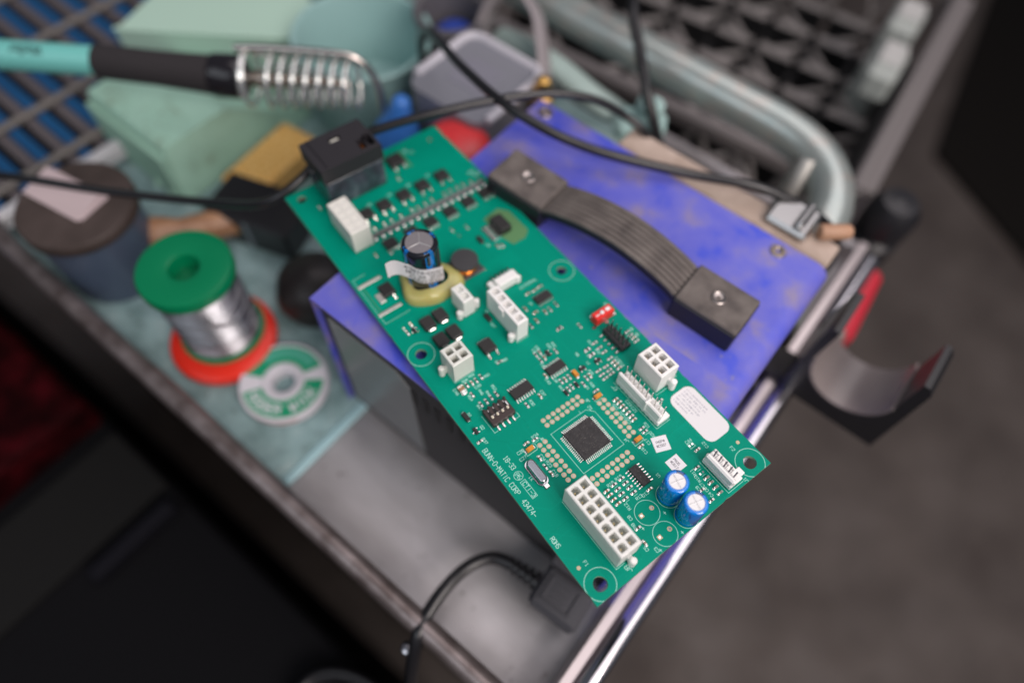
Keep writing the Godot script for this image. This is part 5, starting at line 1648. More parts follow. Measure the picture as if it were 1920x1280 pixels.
func iron_and_stand() -> void:
	var mint := worn(mat("mint_plastic", Color.WHITE, 0.42), scuffed(384, 0.012, 1.0, [[0.0, Color(0.20, 0.25, 0.18)], [0.22, Color(0.31, 0.50, 0.40)], [0.45, Color(0.35, 0.58, 0.47)], [1.0, Color(0.38, 0.61, 0.50)]], 81, 90, Color(0.22, 0.36, 0.30), 260, Color(0.10, 0.09, 0.07), 0.5), 6.0)
	var o := thing("iron_stand", "mint green soldering iron stand, one side ribbed, its back sloping down", "iron stand", Vector3(-394, 3.4, -140))
	# profile across z (front to back), extruded along x; slightly turned as in the photo
	var st := begin()
	var prof := PackedVector2Array([Vector2(30, 0), Vector2(28, 46), Vector2(26, 48), Vector2(-19, 48), Vector2(-22, 47), Vector2(-86, 1), Vector2(-86, 0)])
	var tf := Transform3D(Basis(Vector3(0, 0, 1), Vector3(1, 0, 0), Vector3(0, 1, 0)), Vector3.ZERO)
	prism(st, prof, -40, 40, tf)
	part("stand_body", st, mint, o)
	for k in 22:
		st = begin()
		box(st, Vector3(-38.6 + k * 3.6, 2, 28.2), Vector3(-36.4 + k * 3.6, 42, 33.4), 0.4)
		part("rib", st, mat("mint_rib", Color(0.27, 0.46, 0.37), 0.5), o)
	for k in 2:
		st = begin()
		ball(st, Vector3(14 + k * 15, 4, 33), 3.2, 8)
		part("foot", st, mint, o)
	# mint housing behind the iron
	o = thing("mint_housing", "large mint green housing rising behind the foam grip of the soldering iron", "appliance housing", Vector3(-430, 3.4, -205), 0.05)
	st = begin()
	prism(st, PackedVector2Array([Vector2(-38, 44), Vector2(64, -26), Vector2(58, -60), Vector2(-10, -80), Vector2(-66, -60)]), 0, 52, Transform3D.IDENTITY, Vector2.ZERO, true)
	part("housing_body", st, mat("mint_pale", Color(0.42, 0.60, 0.50), 0.5), o)
	st = begin()
	tube(st, [Vector3(-38, 53, 44), Vector3(64, 53, -26), Vector3(58, 53, -60)], 1.6, 8)
	part("housing_rim", st, mat("mint_pale", Color(0.42, 0.60, 0.50), 0.5), o)
	# teal tub
	o = thing("teal_tub", "wide open teal plastic tub behind the wire iron holder", "tub", Vector3(-322, 3.4, -258))
	st = begin()
	lathe(st, [Vector2(0, 0), Vector2(36, 0), Vector2(39, 3), Vector2(45, 62), Vector2(47.5, 64), Vector2(48, 66), Vector2(47, 67.6), Vector2(44.5, 67.2), Vector2(43, 64), Vector2(37.5, 14), Vector2(34, 11), Vector2(0, 10)], 48)
	part("tub_body", st, mat("teal_plastic", Color(0.27, 0.44, 0.43), 0.42), o)
	# soldering iron
	var a := Vector3(-470, 91.5, -63)
	var b := Vector3(-395, 91.8, -118)
	var c := Vector3(-337, 91, -155)
	var d := Vector3(-322, 91, -166)
	o = thing("soldering_iron", "soldering iron with a teal handle and black foam grip, resting in a wire coil", "soldering iron", (a + d) / 2)
	var sh := -(a + d) / 2
	var tfi := along(a + sh, b + sh)
	var ln := a.distance_to(b)
	st = begin()
	lathe(st, [Vector2(0, 0), Vector2(8.6, 0), Vector2(8.8, 2), Vector2(8.5, ln - 3), Vector2(8.0, ln), Vector2(0, ln)], 32, tfi)
	part("handle", st, mat("iron_teal", Color(0.16, 0.50, 0.46), 0.34), o)
	# its name, printed upside down on the handle
	var tm := TextMesh.new()
	tm.text = "Weller"
	var f := SystemFont.new()
	f.font_names = PackedStringArray(["Droid Sans"])
	tm.font = f
	tm.font_size = 16
	tm.pixel_size = 0.00042
	tm.depth = 0.0006
	tm.material = mat("print_black", Color(0.012, 0.012, 0.014), 0.5)
	var txt := MeshInstance3D.new()
	txt.mesh = tm
	txt.name = "handle_print"
	o.add_child(txt, true)
	var ax := (b - a).normalized()
	var up := Vector3(0.12, 0.88, 0.42)
	up = (up - ax * up.dot(ax)).normalized()
	txt.transform = Transform3D(Basis(-ax, up.cross(-ax), up), ((a + sh) + ax * 55 + up * 8.55) * U)
	var foam := mat("foam_black", Color(0.022, 0.019, 0.021), 0.9)
	bumpy(foam, grey_tex(0.2, 0.0, 1.0, 128, 5), 0.4)
	st = begin()
	var lf := b.distance_to(c)
	lathe(st, [Vector2(7.6, -1), Vector2(9.4, -0.6), Vector2(9.9, 1.5), Vector2(9.9, lf * 0.5), Vector2(11.0, lf - 6), Vector2(11.4, lf), Vector2(7.6, lf + 0.4)], 32, along(b + sh, c + sh))
	part("foam_grip", st, foam, o)
	st = begin()
	var lc := c.distance_to(d)
	lathe(st, [Vector2(7, 0), Vector2(12.2, 0.4), Vector2(12.6, 1.5), Vector2(12.6, lc - 2), Vector2(11.6, lc), Vector2(4, lc + 0.3)], 32, along(c + sh, d + sh))
	part("collar", st, mat("collar_black", Color(0.012, 0.011, 0.014), 0.16), o)
	st = begin()
	var e := d + (d - c).normalized() * 62
	lathe(st, [Vector2(4.6, 0), Vector2(4.6, 26), Vector2(3.2, 30), Vector2(3.2, 54), Vector2(0.6, 62)], 20, along(d + sh, e + sh))
	part("heater", st, mat("heater_steel", Color(0.5, 0.42, 0.36), 0.25, 1.0), o)
	# wire coil that holds it
	o = thing("coil_holder", "bright coiled wire holder round the tip of the soldering iron, over the mint stand", "iron holder", d)
	var dir := (e - d).normalized()
	var s1 := dir.cross(Vector3.UP).normalized()
	var s2 := s1.cross(dir)
	var wire := mat("bright_wire", Color(0.74, 0.76, 0.74), 0.2, 0.8)
	var pts := []
	var turns := 9.0
	for k in 217:
		var w := k / 216.0
		var y := 2.0 + 66.0 * w if w > 0.16 else 2.0 + w * 12.0
		var rr := 15.6 - 2.4 * w
		var ang := w * turns * TAU
		pts.append(dir * y + (s1 * cos(ang) + s2 * sin(ang)) * rr)
	st = begin()
	tube(st, pts, 1.55, 8)
	part("wire_coil", st, wire, o)
	st = begin()
	tube(st, curve([s2 * 17 - dir * 2 - s1 * 4, s2 * 18.5 + dir * 20 - s1 * 4, s2 * 17.5 + dir * 58 - s1 * 4, s2 * 13 + dir * 70 - s1 * 4, s2 * 2 + dir * 77 - s1 * 3, s2 * -14 + dir * 80, s2 * -50 + dir * 78 - s1 * 4, s2 * -84 + dir * 66 - s1 * 10], 6), 2.1, 10)
	part("wire_arm", st, mat("arm_steel", Color(0.66, 0.60, 0.56), 0.22, 1.0), o)
	st = begin()
	mid_box(st, dir * 66 - s2 * 86 - s1 * 6, Vector3(16, 6, 16), 1.5)
	part("arm_clamp", st, mat("collar_black", Color(0.012, 0.011, 0.014), 0.16), o)

func cables() -> void:
	var jacket := mat("cable_black", Color(0.011, 0.011, 0.013), 0.28)
	var runs := [
		["black power cable running behind the relay and over the back corner of the board", [Vector3(-430, 62, -2), Vector3(-372, 82, -31), Vector3(-318, 84, -61), Vector3(-262, 92, -90), Vector3(-226, 108, -102), Vector3(-217, 116, -120), Vector3(-218, 120, -142), Vector3(-205, 126, -162), Vector3(-184, 131, -192), Vector3(-158, 132, -229), Vector3(-139, 127, -251), Vector3(-122, 116, -265), Vector3(-107, 104, -272), Vector3(-100, 70, -290), Vector3(-96, 30, -300), Vector3(-90, 4, -310)], 2.3],
		["black cable crossing the back corner of the blue box from the tool clutter", [Vector3(-300, 4, -300), Vector3(-270, 80, -262), Vector3(-250, 112, -250), Vector3(-202, 129, -224), Vector3(-156, 134, -212), Vector3(-119, 125, -224), Vector3(-75, 117, -250), Vector3(-34, 114, -272), Vector3(4, 90, -292), Vector3(10, 40, -300), Vector3(-4, 4, -318)], 2.5],
		["black cable hanging over the tube handle behind the blue box", [Vector3(-205, 118, -420), Vector3(-172, 118, -349), Vector3(-150, 108, -326), Vector3(-131, 100, -308), Vector3(-110, 70, -302), Vector3(-96, 20, -306), Vector3(-92, 2.2, -320)], 3.4]]
	for r in runs:
		var o := thing("black_cable", r[0], "cable", r[1][0])
		var pts := []
		for p in r[1]:
			pts.append(p - r[1][0])
		var st := begin()
		tube(st, curve(pts, 8), r[2], 14)
		part("cable_jacket", st, jacket, o)
	# power plug in the front of the box with its cord
	var o := thing("power_plug", "black moulded power plug with a ribbed cord sleeve, lying before the blue box", "power plug", Vector3(-2, 30, -62))
	var grey := mat("plug_black", Color(0.05, 0.05, 0.058), 0.42)
	var st := begin()
	var tf := Transform3D(Basis(Vector3.UP, 0.06), Vector3.ZERO)
	box(st, Vector3(-12, -8, -11), Vector3(15, 3.0, 10.5), 2.4, tf)
	box(st, Vector3(-13.2, -6.6, -22), Vector3(13, 1.4, -10.6), 1.6, tf)
	part("plug_body", st, grey, o)
	st = begin()
	for w in [[-8, -7.5, 8.5, -6.0], [-8, 5.0, 8.5, 6.5], [-8, -6.0, -6.5, 5.0], [7.0, -6.0, 8.5, 5.0]]:
		box(st, Vector3(w[0], 2.7, w[1]), Vector3(w[2], 4.0, w[3]), 0.4, tf)
	part("raised_frame", st, grey, o)
	st = begin()
	for k in 3:
		box(st, Vector3(-4, 2.8, -4.4 + k * 3.2), Vector3(4.5, 3.5, -3.2 + k * 3.2), 0.2, tf)
	part("raised_mark", st, grey, o)
	st = begin()
	for k in 5:
		lathe(st, [Vector2(2.5, 0), Vector2(4.9 - k * 0.35, 0.3), Vector2(4.9 - k * 0.35, 2.5), Vector2(2.5, 2.8)], 18, along(Vector3(-12 - k * 3.7, -2.4, 0.5 + k * 0.4), Vector3(-16 - k * 3.7, -2.4, 1 + k * 0.4)))
	tube(st, [Vector3(-11, -2.4, 0.4), Vector3(-30, -2.4, 2.5)], 2.8, 12)
	part("cord_sleeve", st, jacket, o)
	st = begin()
	tube(st, curve([Vector3(-29, -2.4, 2.4), Vector3(-37, -3, 6), Vector3(-43, -3, 16), Vector3(-45, -2, 30), Vector3(-44, -3, 45), Vector3(-40, -6, 58), Vector3(-32, -40, 74), Vector3(-24, -110, 86), Vector3(-18, -200, 80)], 10), 3.3, 14)
	part("cord", st, jacket, o)

func clutter() -> void:
	# blue squeeze bulb
	var o := thing("rubber_bulb", "bright blue rubber bulb with a pointed end, between the wire coil and the grey case", "rubber bulb", Vector3(-252, 40, -212))
	var st := begin()
	lathe(st, [Vector2(0, 0), Vector2(13, 1), Vector2(16, 6), Vector2(16.5, 14), Vector2(14, 24), Vector2(9.5, 34), Vector2(6.5, 42), Vector2(5.5, 49), Vector2(3.5, 52), Vector2(0, 53)], 32, Transform3D(Basis(Vector3(0.25, 0, 1).normalized(), -0.22), Vector3.ZERO))
	part("bulb_body", st, mat("bulb_blue", Color(0.035, 0.16, 0.50), 0.4), o)
	st = begin()
	lathe(st, [Vector2(0, -37), Vector2(20, -37), Vector2(20, -3), Vector2(16, 1), Vector2(0, 1)], 28)
	part("bulb_stand", st, mat("clutter_black", Color(0.014, 0.014, 0.017), 0.4), o)
	# grey case with a bright bevelled rim
	o = thing("grey_case", "smooth grey instrument case with rounded corners and a bright pale rim", "case", Vector3(-222, 3.4, -266), 0.0)
	st = begin()
	var poly := round_rect(-34, -30, 26, 34, 10, 6)
	prism(st, poly, 0, 80, Transform3D.IDENTITY, Vector2.ZERO, true)
	part("case_body", st, mat("case_grey", Color(0.23, 0.235, 0.27), 0.35, 0.2), o)
	st = begin()
	var loop := []
	for k in range(13, 30):
		var p := poly[k % poly.size()]
		loop.append(Vector3(p.x, 80, p.y))
	tube(st, loop, 2.8, 10)
	part("case_rim", st, mat("rim_white", Color(0.52, 0.51, 0.56), 0.3), o)
	st = begin()
	box(st, Vector3(-18, 79.8, -12), Vector3(8, 80.6, 14), 0.2)
	part("case_label", st, mat("case_label", Color(0.19, 0.19, 0.23), 0.5), o)
	# red cap on a dark base
	o = thing("red_cap", "round bright red cap behind the back corner of the circuit board", "stopper", Vector3(-205, 3.4, -221))
	st = begin()
	lathe(st, [Vector2(20, 62), Vector2(21, 63), Vector2(20.5, 70), Vector2(17, 74), Vector2(9, 76.4), Vector2(0, 77)], 36)
	part("cap_top", st, mat("cap_red", Color(0.70, 0.045, 0.050), 0.35), o)
	st = begin()
	lathe(st, [Vector2(0, 0), Vector2(17, 0), Vector2(18.5, 2), Vector2(18.5, 62), Vector2(0, 62.5)], 32)
	part("cap_base", st, mat("clutter_black", Color(0.014, 0.014, 0.017), 0.4), o)
	# dark open jar
	o = thing("dark_jar", "open dark grey jar with a rounded rim and something blue inside", "jar", Vector3(-284, 3.4, -306))
	st = begin()
	lathe(st, [Vector2(0, 0), Vector2(21, 0), Vector2(23, 3), Vector2(23, 70), Vector2(25.5, 72), Vector2(26, 76), Vector2(24.5, 78.5), Vector2(21.5, 77.5), Vector2(20.5, 72), Vector2(20.5, 40), Vector2(0, 40)], 40)
	part("jar_body", st, mat("jar_grey", Color(0.10, 0.095, 0.105), 0.35), o)
	st = begin()
	ball(st, Vector3(2, 56, -2), 16, 10, 0.6)
	part("jar_contents", st, mat("jar_blue", Color(0.02, 0.05, 0.30), 0.35), o)
	st = begin()
	lathe(st, [Vector2(23.2, 44), Vector2(24.2, 45), Vector2(24.2, 56), Vector2(23.2, 57)], 40)
	part("jar_band", st, mat("jar_band", Color(0.36, 0.31, 0.29), 0.5), o)
	# looped strap
	o = thing("strap_loop", "grey plastic loop strap standing behind the grey case", "strap", Vector3(-232, 3.4, -318))
	st = begin()
	tube(st, curve([Vector3(-32, 0, 8), Vector3(-30, 52, 10), Vector3(-28, 84, 0), Vector3(-16, 98, -10), Vector3(4, 92, -8), Vector3(20, 82, 4), Vector3(34, 70, 18), Vector3(42, 40, 24), Vector3(44, 0, 26)], 8), 8.5, 16, 0.32)
	part("strap_band", st, mat("strap_plastic", Color(0.26, 0.235, 0.245), 0.36), o)
	# brass fitting
	o = thing("brass_fitting", "little stacked brass fitting beside the grey loop strap", "fitting", Vector3(-186, 3.4, -280))
	st = begin()
	lathe(st, [Vector2(0, 0), Vector2(8, 0), Vector2(8, 66), Vector2(5, 68), Vector2(5, 74), Vector2(7.5, 75), Vector2(7.5, 80), Vector2(4.5, 82), Vector2(5.6, 86), Vector2(4.4, 91), Vector2(0, 92.5)], 20)
	part("fitting_body", st, mat("brass", Color(0.62, 0.38, 0.12), 0.3, 1.0), o)
	# pliers with pale mint grips
	o = thing("mint_pliers", "pliers with long pale mint grips lying between the handle tube and the blue box", "pliers", Vector3(-180, 62, -316))
	var pale := mat("mint_grip", Color(0.36, 0.46, 0.43), 0.4)
	st = begin()
	tube(st, curve([Vector3(-78, -2, -14), Vector3(-50, 6, -8), Vector3(-20, 10, -2), Vector3(10, 10, 4), Vector3(38, 4, 2), Vector3(62, 0, 4)], 8), 8.5, 14, 0.7)
	part("grip", st, pale, o)
	st = begin()
	tube(st, curve([Vector3(-70, -20, 10), Vector3(-30, -14, 20), Vector3(6, -6, 24), Vector3(40, 0, 26), Vector3(72, 2, 18)], 8), 8.0, 14, 0.7)
	part("grip", st, pale, o)
	st = begin()
	tube(st, [Vector3(-60, -60, -10), Vector3(-60, -16, -6)], 7, 10)
	tube(st, [Vector3(56, -60, 10), Vector3(58, 0, 8)], 7, 10)
	part("jaw", st, mat("dull_steel", Color(0.36, 0.35, 0.33), 0.45, 0.8), o)
	# lump of mint plastic at the back corner of the box
	o = thing("mint_lump", "pale mint plastic lump at the far corner of the blue box", "lump", Vector3(-128, 3.4, -318))
	st = begin()
	box(st, Vector3(-8, 0, -8), Vector3(8, 62, 8), 2)
	box(st, Vector3(-17, 61, -10), Vector3(15, 78, 11), 5, Transform3D(Basis(Vector3(0.2, 1, 0.1).normalized(), 0.5), Vector3(0, 0, 0)))
	box(st, Vector3(-13, 76, -6), Vector3(4, 86, 8), 4, Transform3D(Basis(Vector3.UP, 0.3), Vector3(3, 0, 0)))
	part("knob_body", st, mat("mint_knob", Color(0.34, 0.50, 0.48), 0.35), o)
	# beige ruler along the back of the box, clamp and dowel
	o = thing("wooden_batten", "beige wooden batten standing along the back edge of the blue box", "batten", Vector3(-45, 0, -263))
	st = begin()
	box(st, Vector3(-72, 0, -9), Vector3(54, 106, 8), 1.2)
	var beige := mat("beige_wood", Color.WHITE, 0.6)
	worn(beige, noise_tex(0.02, [[0.0, Color(0.33, 0.25, 0.20)], [1.0, Color(0.50, 0.40, 0.34)]], 256, 52, 4), 9.0)
	part("batten_board", st, beige, o)
	o = thing("steel_clamp", "shiny steel clamp block gripping the beige batten behind the box", "clamp", Vector3(-17, 106, -268))
	st = begin()
	box(st, Vector3(-13, 0, -12), Vector3(10, 5, 9), 1.6)
	box(st, Vector3(1, 4.8, -11), Vector3(6, 9.5, 8), 2.0)
	part("clamp_block", st, mat("clamp_steel", Color(0.46, 0.46, 0.46), 0.36, 1.0), o)
	o = thing("wooden_dowel", "short orange wooden dowel lying beside the steel clamp", "dowel", Vector3(3, 106, -270))
	st = begin()
	lathe(st, [Vector2(0, 0), Vector2(3.6, 0.4), Vector2(4.2, 1.5), Vector2(4.0, 15), Vector2(3.2, 16.4), Vector2(0, 17)], 18, along(Vector3(-7, 4.2, 2), Vector3(9, 4.2, -12)))
	part("dowel_rod", st, mat("dowel_wood", Color(0.42, 0.24, 0.15), 0.55), o)
	# dark round knob left of the box
	o = thing("black_ball", "black rubber ball foot in the shade left of the blue box", "rubber foot", Vector3(-226, 3.4, -112))
	st = begin()
	lathe(st, [Vector2(0, 0), Vector2(16, 0), Vector2(22, 6), Vector2(24, 16), Vector2(21, 27), Vector2(13, 34), Vector2(0, 36)], 32)
	part("ball_body", st, mat("ball_black", Color(0.018, 0.014, 0.014), 0.45), o)
	# holder for a cup or tool, hooked on the right rail
	o = thing("cradle_holder", "black U-shaped cradle holder standing on the right chrome rail", "tool holder", Vector3(55, 28, -248))
	var shell := mat("holder_black", Color(0.016, 0.016, 0.018), 0.36)
	var lay := Transform3D(Basis(Vector3.RIGHT, Vector3.BACK, Vector3.UP), Vector3.ZERO)
	var hp := PackedVector2Array([Vector2(-29, 0), Vector2(29, 0), Vector2(26.5, 62), Vector2(23.5, 66), Vector2(20.5, 66)])
	var inner := PackedVector2Array()
	for k in 15:
		var a := deg_to_rad(-2 - k * 12.6)
		var p := Vector2(-1.5, 40) + Vector2(cos(a) * 22.5, sin(a) * 25)
		hp.append(p)
		inner.append(p)
	hp.append_array([Vector2(-22.5, 66), Vector2(-26, 66), Vector2(-28, 62)])
	st = begin()
	prism(st, hp, -15, 14, lay)
	part("cradle_block", st, shell, o)
	st = begin()
	var lit_inside := inner.duplicate()
	for k in range(14, -1, -1):
		var p := inner[k]
		lit_inside.append(p + (Vector2(-1.5, 44) - p).normalized() * 1.2)
	prism(st, lit_inside, -19, 14.6, lay, Vector2.ZERO, true)
	part("lit_cradle_inside", st, mat("holder_lit", Color(0.20, 0.17, 0.165), 0.32), o)  # paler inside: light falling into the cradle is put into the colour
	st = begin()
	box(st, Vector3(-43, -12, -8), Vector3(-27, 6, 12), 1.5)
	part("hook_arm", st, mat("hook_black", Color(0.02, 0.017, 0.017), 0.6), o)
	# red grip hanging outside the rail
	o = thing("red_grip", "red plastic tool grip hanging outside the far end of the right rail", "tool grip", Vector3(38, -22, -335), 0.08)
	st = begin()
	box(st, Vector3(-9, -40, -34), Vector3(10, 34, 32), 4.5)
	part("grip_body", st, mat("grip_red", Color(0.46, 0.016, 0.034), 0.4), o)
	st = begin()
	box(st, Vector3(-7, -8, 26), Vector3(5, 36, 42), 3)
	part("grip_tip", st, mat("grip_grey", Color(0.26, 0.24, 0.22), 0.4, 0.5), o)
	o = thing("dark_knob", "black grooved knob by the bend of the tube handle", "round knob", Vector3(26, -20, -400))  # a plain black knob, grooved round its side
	st = begin()
	lathe(st, [Vector2(0, 0), Vector2(15, 0), Vector2(17, 4), Vector2(17, 26), Vector2(13, 30), Vector2(17, 34), Vector2(17, 52), Vector2(12, 60), Vector2(0, 62)], 28)
	part("knob_body", st, mat("clutter_black", Color(0.014, 0.014, 0.017), 0.4), o)
	st = begin()
	box(st, Vector3(-8, -30, -8), Vector3(4, 2, 8), 1)
	part("knob_bracket", st, mat("clutter_black", Color(0.014, 0.014, 0.017), 0.4), o)

func rack() -> void:
	var o := thing("blade_rack", "rack of blue and grey strips under pale crossbars at the tray's left end", "rack", Vector3(-505, 3.4, -95), -0.02)
	var tones := [mat("strip_blue", Color(0.006, 0.075, 0.20), 0.5), mat("strip_plastic", Color(0.115, 0.10, 0.105), 0.5), mat("clutter_black", Color(0.014, 0.014, 0.017), 0.4)]
	var z := -150.0
	var k := 0
	while z < 150:
		var w: float = [9.0, 8.0, 4.5][k % 3]
		var st := begin()
		box(st, Vector3(-150, 0, z), Vector3(82, 13 - (6 if k % 3 == 2 else 0), z + w - 0.8), 1.4)
		part("strip", st, tones[k % 3], o)
		z += w
		k += 1
	var bar := mat("bar_taupe", Color(0.13, 0.118, 0.108), 0.5)
	for x in [-112.0, -48.0, 18.0, 68.0]:
		var st := begin()
		box(st, Vector3(x - 2.9, 12.6, -156), Vector3(x + 2.9, 18, 88), 1.4)
		part("crossbar", st, bar, o)
	var st2 := begin()
	box(st2, Vector3(86, 8, -30), Vector3(94, 20, 75), 1.2)
	part("white_edge", st2, mat("edge_white", Color(0.50, 0.50, 0.52), 0.4), o)
	st2 = begin()
	box(st2, Vector3(-205, 8, -60), Vector3(-125, 20.5, 30), 2)
	part("blue_tray", st2, mat("tray_blue", Color(0.008, 0.14, 0.38), 0.4), o)

# black lattice crates behind the cart
func crates() -> void:
	var grey := mat("crate_grey", Color(0.20, 0.185, 0.18), 0.45)
	var dark := mat("crate_shade", Color(0.012, 0.012, 0.013), 0.45)  # near-black puts shade into the floor and the rib sides
	for s in [[Vector3(-205, -100, -570), 0.09, 380.0, 300.0, "black plastic crate with a lattice floor behind the tube handle"], [Vector3(-640, -100, -600), 0.02, 360.0, 320.0, "black plastic crate at the far left behind the mint housing"]]:
		var o := thing("lattice_crate", s[4], "crate", s[0], s[1])
		var w: float = s[2] / 2
		var d: float = s[3] / 2
		var h := 100.0
		var st := begin()
		box(st, Vector3(-w, 0, -d), Vector3(w, 4, d), 0)
		part("crate_floor", st, dark, o)
		# floor lattice: square ribs and diagonals, tops coloured as lit, sides as shaded
		var nx := 8
		var nz := 6
		var cell_x := (2 * w - 20) / nx
		var cell_z := (2 * d - 20) / nz
		for k in nz + 1:
			for i in nx:
				st = begin()
				var c := Vector3(-w + 10 + (i + 0.5) * cell_x, 0, -d + 10 + k * cell_z)
				box(st, c + Vector3(-cell_x / 2 + 3, 4, -2.5), c + Vector3(cell_x / 2 - 3, 38, 2.5), 1.0)
				var web := part("rib", st, dark, o)
				st = begin()
				box(st, c + Vector3(-cell_x / 2 + 4, 37.5, -5.5), c + Vector3(cell_x / 2 - 4, 41, 5.5), 1.4)
				part("lit_rib_top", st, grey, web)
		for i in nx:
			for j in nz:
				st = begin()
				var p := Vector3(-w + 10 + i * cell_x, 16, -d + 10 + j * cell_z)
				var q := p + Vector3(cell_x, 0, cell_z)
				if (i + j) % 2 == 0:
					var t := p.x
					p.x = q.x
					q.x = t
				var tf := Transform3D(Basis(Vector3.UP, atan2(-(q - p).z, (q - p).x)), (p + q) / 2)
				mid_box(st, Vector3.ZERO, Vector3(p.distance_to(q) - 12, 24, 3), 0.6, tf)
				var web := part("diagonal_rib", st, dark, o)
				st = begin()
				mid_box(st, Vector3(0, 12.5, 0), Vector3(p.distance_to(q) - 14, 3, 6.5), 1.0, tf)
				part("lit_rib_top", st, grey, web)
		# walls: posts, rails and slanted ribs
		for wl in [[Vector3(-w, 0, d), Vector3(w, 0, d)], [Vector3(w, 0, d), Vector3(w, 0, -d)], [Vector3(-w, 0, -d), Vector3(w, 0, -d)], [Vector3(-w, 0, -d), Vector3(-w, 0, d)]]:
			var a: Vector3 = wl[0]
			var b: Vector3 = wl[1]
			var dir := (b - a).normalized()
			var tf := Transform3D(Basis(dir, Vector3.UP, dir.cross(Vector3.UP)), a)
			var ln := a.distance_to(b)
			st = begin()
			box(st, Vector3(-4, h - 14, -5), Vector3(ln + 4, h, 5), 2, tf)
			part("rim", st, mat("rim_grey", Color(0.17, 0.155, 0.155), 0.42), o)
			var n := int(ln / 42)
			for k in n:
				st = begin()
				var x0 := ln * k / n
				var x1 := ln * (k + 1) / n
				tube(st, [tf * Vector3(x0 + 3, 6, 0), tf * Vector3(x1 - 3, h - 14, 0)], 3.6, 6, 0.7)
				tube(st, [tf * Vector3(x1 - 3, 6, 0.5), tf * Vector3(x0 + 3, h - 14, 0.5)], 3.2, 6, 0.7)
				part("cross_rib", st, grey, o)
		# outer skirt on the right, as a smooth panel
		st = begin()
		box(st, Vector3(w + 8, 20, -d), Vector3(w + 13, h - 6, d - 14), 2)
		part("side_panel", st, mat("panel_violet", Color(0.12, 0.112, 0.128), 0.4), o)
		st = begin()
		box(st, Vector3(w + 4, h - 12, -d), Vector3(w + 14, h - 5, d - 10), 1.5)
		part("panel_top", st, mat("rim_grey", Color(0.17, 0.155, 0.155), 0.42), o)
	# loose things in and on the crate
	for k in [[Vector3(-52, -96, -640), "pale grey plastic connector in the far right corner of the crate", Vector3(26, 110, 44)], [Vector3(-40, -4, -560), "pale green box standing on the right rim of the crate", Vector3(24, 26, 46)]]:
		var o := thing("pale_box", k[1], "small box", k[0], 0.1)
		var st := begin()
		var sz: Vector3 = k[2]
		box(st, Vector3(-sz.x / 2, 0, -sz.z / 2), Vector3(sz.x / 2, sz.y, sz.z / 2), 4)
		part("box_body", st, mat("pale_green_grey", Color(0.36, 0.39, 0.37), 0.45), o)
		st = begin()
		box(st, Vector3(-sz.x / 2 + 3, sz.y - 0.5, -sz.z / 2 + 3), Vector3(sz.x / 2 - 3, sz.y + 2.5, sz.z / 2 - 14), 1)
		part("box_lid", st, mat("pale_grey", Color(0.45, 0.45, 0.44), 0.4), o)

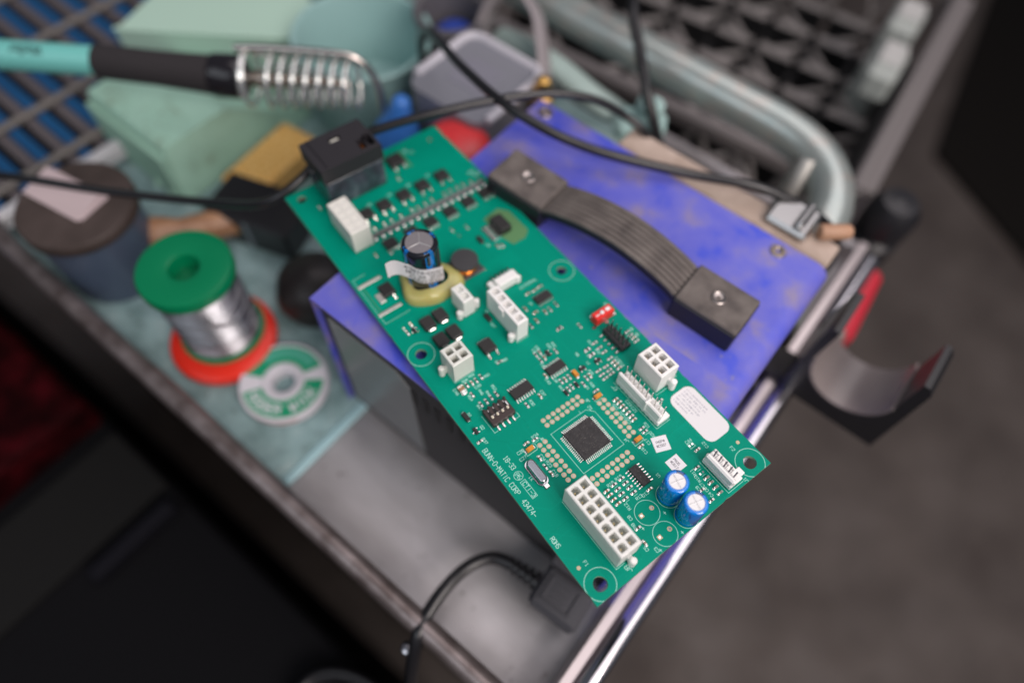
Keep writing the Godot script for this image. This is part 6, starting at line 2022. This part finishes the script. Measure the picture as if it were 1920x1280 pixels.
func below() -> void:
	# black cabinet added to darken the area before the cart, red tray on it
	var o := thing("added_cabinet", "added black cabinet standing for the darkness at the lower left of the cart", "added cabinet", Vector3(-420, -700, 300))
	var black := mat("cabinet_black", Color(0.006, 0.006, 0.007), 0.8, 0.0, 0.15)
	var st := begin()
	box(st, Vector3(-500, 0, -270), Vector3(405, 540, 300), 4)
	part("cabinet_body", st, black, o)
	st = begin()
	box(st, Vector3(140, 540, -262), Vector3(152, 556, -190), 3)
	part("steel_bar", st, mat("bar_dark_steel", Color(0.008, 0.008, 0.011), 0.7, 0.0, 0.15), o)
	st = begin()
	box(st, Vector3(60, 540, -268), Vector3(128, 546, -100), 1)
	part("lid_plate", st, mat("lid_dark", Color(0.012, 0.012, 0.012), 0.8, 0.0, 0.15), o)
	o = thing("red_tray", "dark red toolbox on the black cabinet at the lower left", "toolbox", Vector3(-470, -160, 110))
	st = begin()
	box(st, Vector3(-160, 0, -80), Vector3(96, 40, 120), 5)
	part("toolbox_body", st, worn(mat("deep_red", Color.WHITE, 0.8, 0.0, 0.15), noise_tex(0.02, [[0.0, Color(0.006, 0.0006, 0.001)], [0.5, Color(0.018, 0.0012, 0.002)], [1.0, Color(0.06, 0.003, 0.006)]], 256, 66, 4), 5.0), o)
	st = begin()
	tube(st, curve([Vector3(-60, 40, -10), Vector3(-58, 56, -10), Vector3(20, 58, -8), Vector3(24, 40, -8)], 6), 5, 10)
	part("toolbox_handle", st, black, o)
	# coil of black cable below the corner
	o = thing("cable_coil", "coil of black cable hanging below the front corner of the cart", "cable coil", Vector3(-62, -156, 62))
	st = begin()
	var pts := []
	for k in 121:
		var a := TAU * k / 30.0
		pts.append(Vector3(cos(a) * (40 + 2 * sin(k * 0.3)), 4 + k * 0.12, sin(a) * (30 + 2 * cos(k * 0.21))))
	tube(st, pts, 3.4, 10)
	part("cable_loops", st, mat("cable_black", Color(0.011, 0.011, 0.013), 0.28), o)

func floor_slab() -> void:
	var concrete := mat("concrete", Color.WHITE, 0.75)
	worn(concrete, scuffed(768, 0.008, 1.0, [[0.0, Color(0.058, 0.045, 0.040)], [0.35, Color(0.078, 0.063, 0.056)], [0.65, Color(0.092, 0.075, 0.067)], [1.0, Color(0.112, 0.093, 0.084)]], 29, 220, Color(0.16, 0.14, 0.13), 1600, Color(0.03, 0.025, 0.022), 0.7), 0.9)
	rough_map(concrete, grey_tex(0.03, 0.55, 0.9, 256, 61))
	var st := begin()
	box(st, Vector3(-6000, -760, -7000), Vector3(6000, -700, 6000), 0)
	var o := part("floor", st, concrete, self)
	o.set_meta("kind", "structure")
	o.set_meta("label", "worn brown grey concrete workshop floor")
	var m := thing("shade_sheet", "added black sheet on the floor far behind the crates, standing for shade", "added sheet", Vector3(300, -700, -1800))  # black sheet added where the floor only fades into darkness
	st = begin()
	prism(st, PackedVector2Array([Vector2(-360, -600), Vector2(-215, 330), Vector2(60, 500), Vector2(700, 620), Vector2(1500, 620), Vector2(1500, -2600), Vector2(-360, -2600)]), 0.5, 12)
	part("flat_sheet", st, mat("shade_black", Color(0.012, 0.0105, 0.0095), 0.9, 0.0, 0.2), m)
	for k in [["loose_screw", "little bright screw lying alone on the bare steel tray floor", "screw", Vector3(-117, 0.2, -15), 3.2], ["loose_nut", "shiny steel nut lying on the concrete floor beyond the chrome rail", "nut", Vector3(95, -699.8, -345), 8.0]]:
		var o2 := thing(k[0], k[1], k[2], k[3])
		st = begin()
		var q: float = k[4]
		lathe(st, [Vector2(0, 0), Vector2(q, 0), Vector2(q * 1.1, q * 0.2), Vector2(q * 0.9, q * 0.6), Vector2(q * 0.4, q * 0.72), Vector2(q * 0.4, q * 0.5), Vector2(0, q * 0.5)], 12)
		part("steel_head", st, mat("chrome", Color(0.72, 0.70, 0.74), 0.13, 1.0), o2)
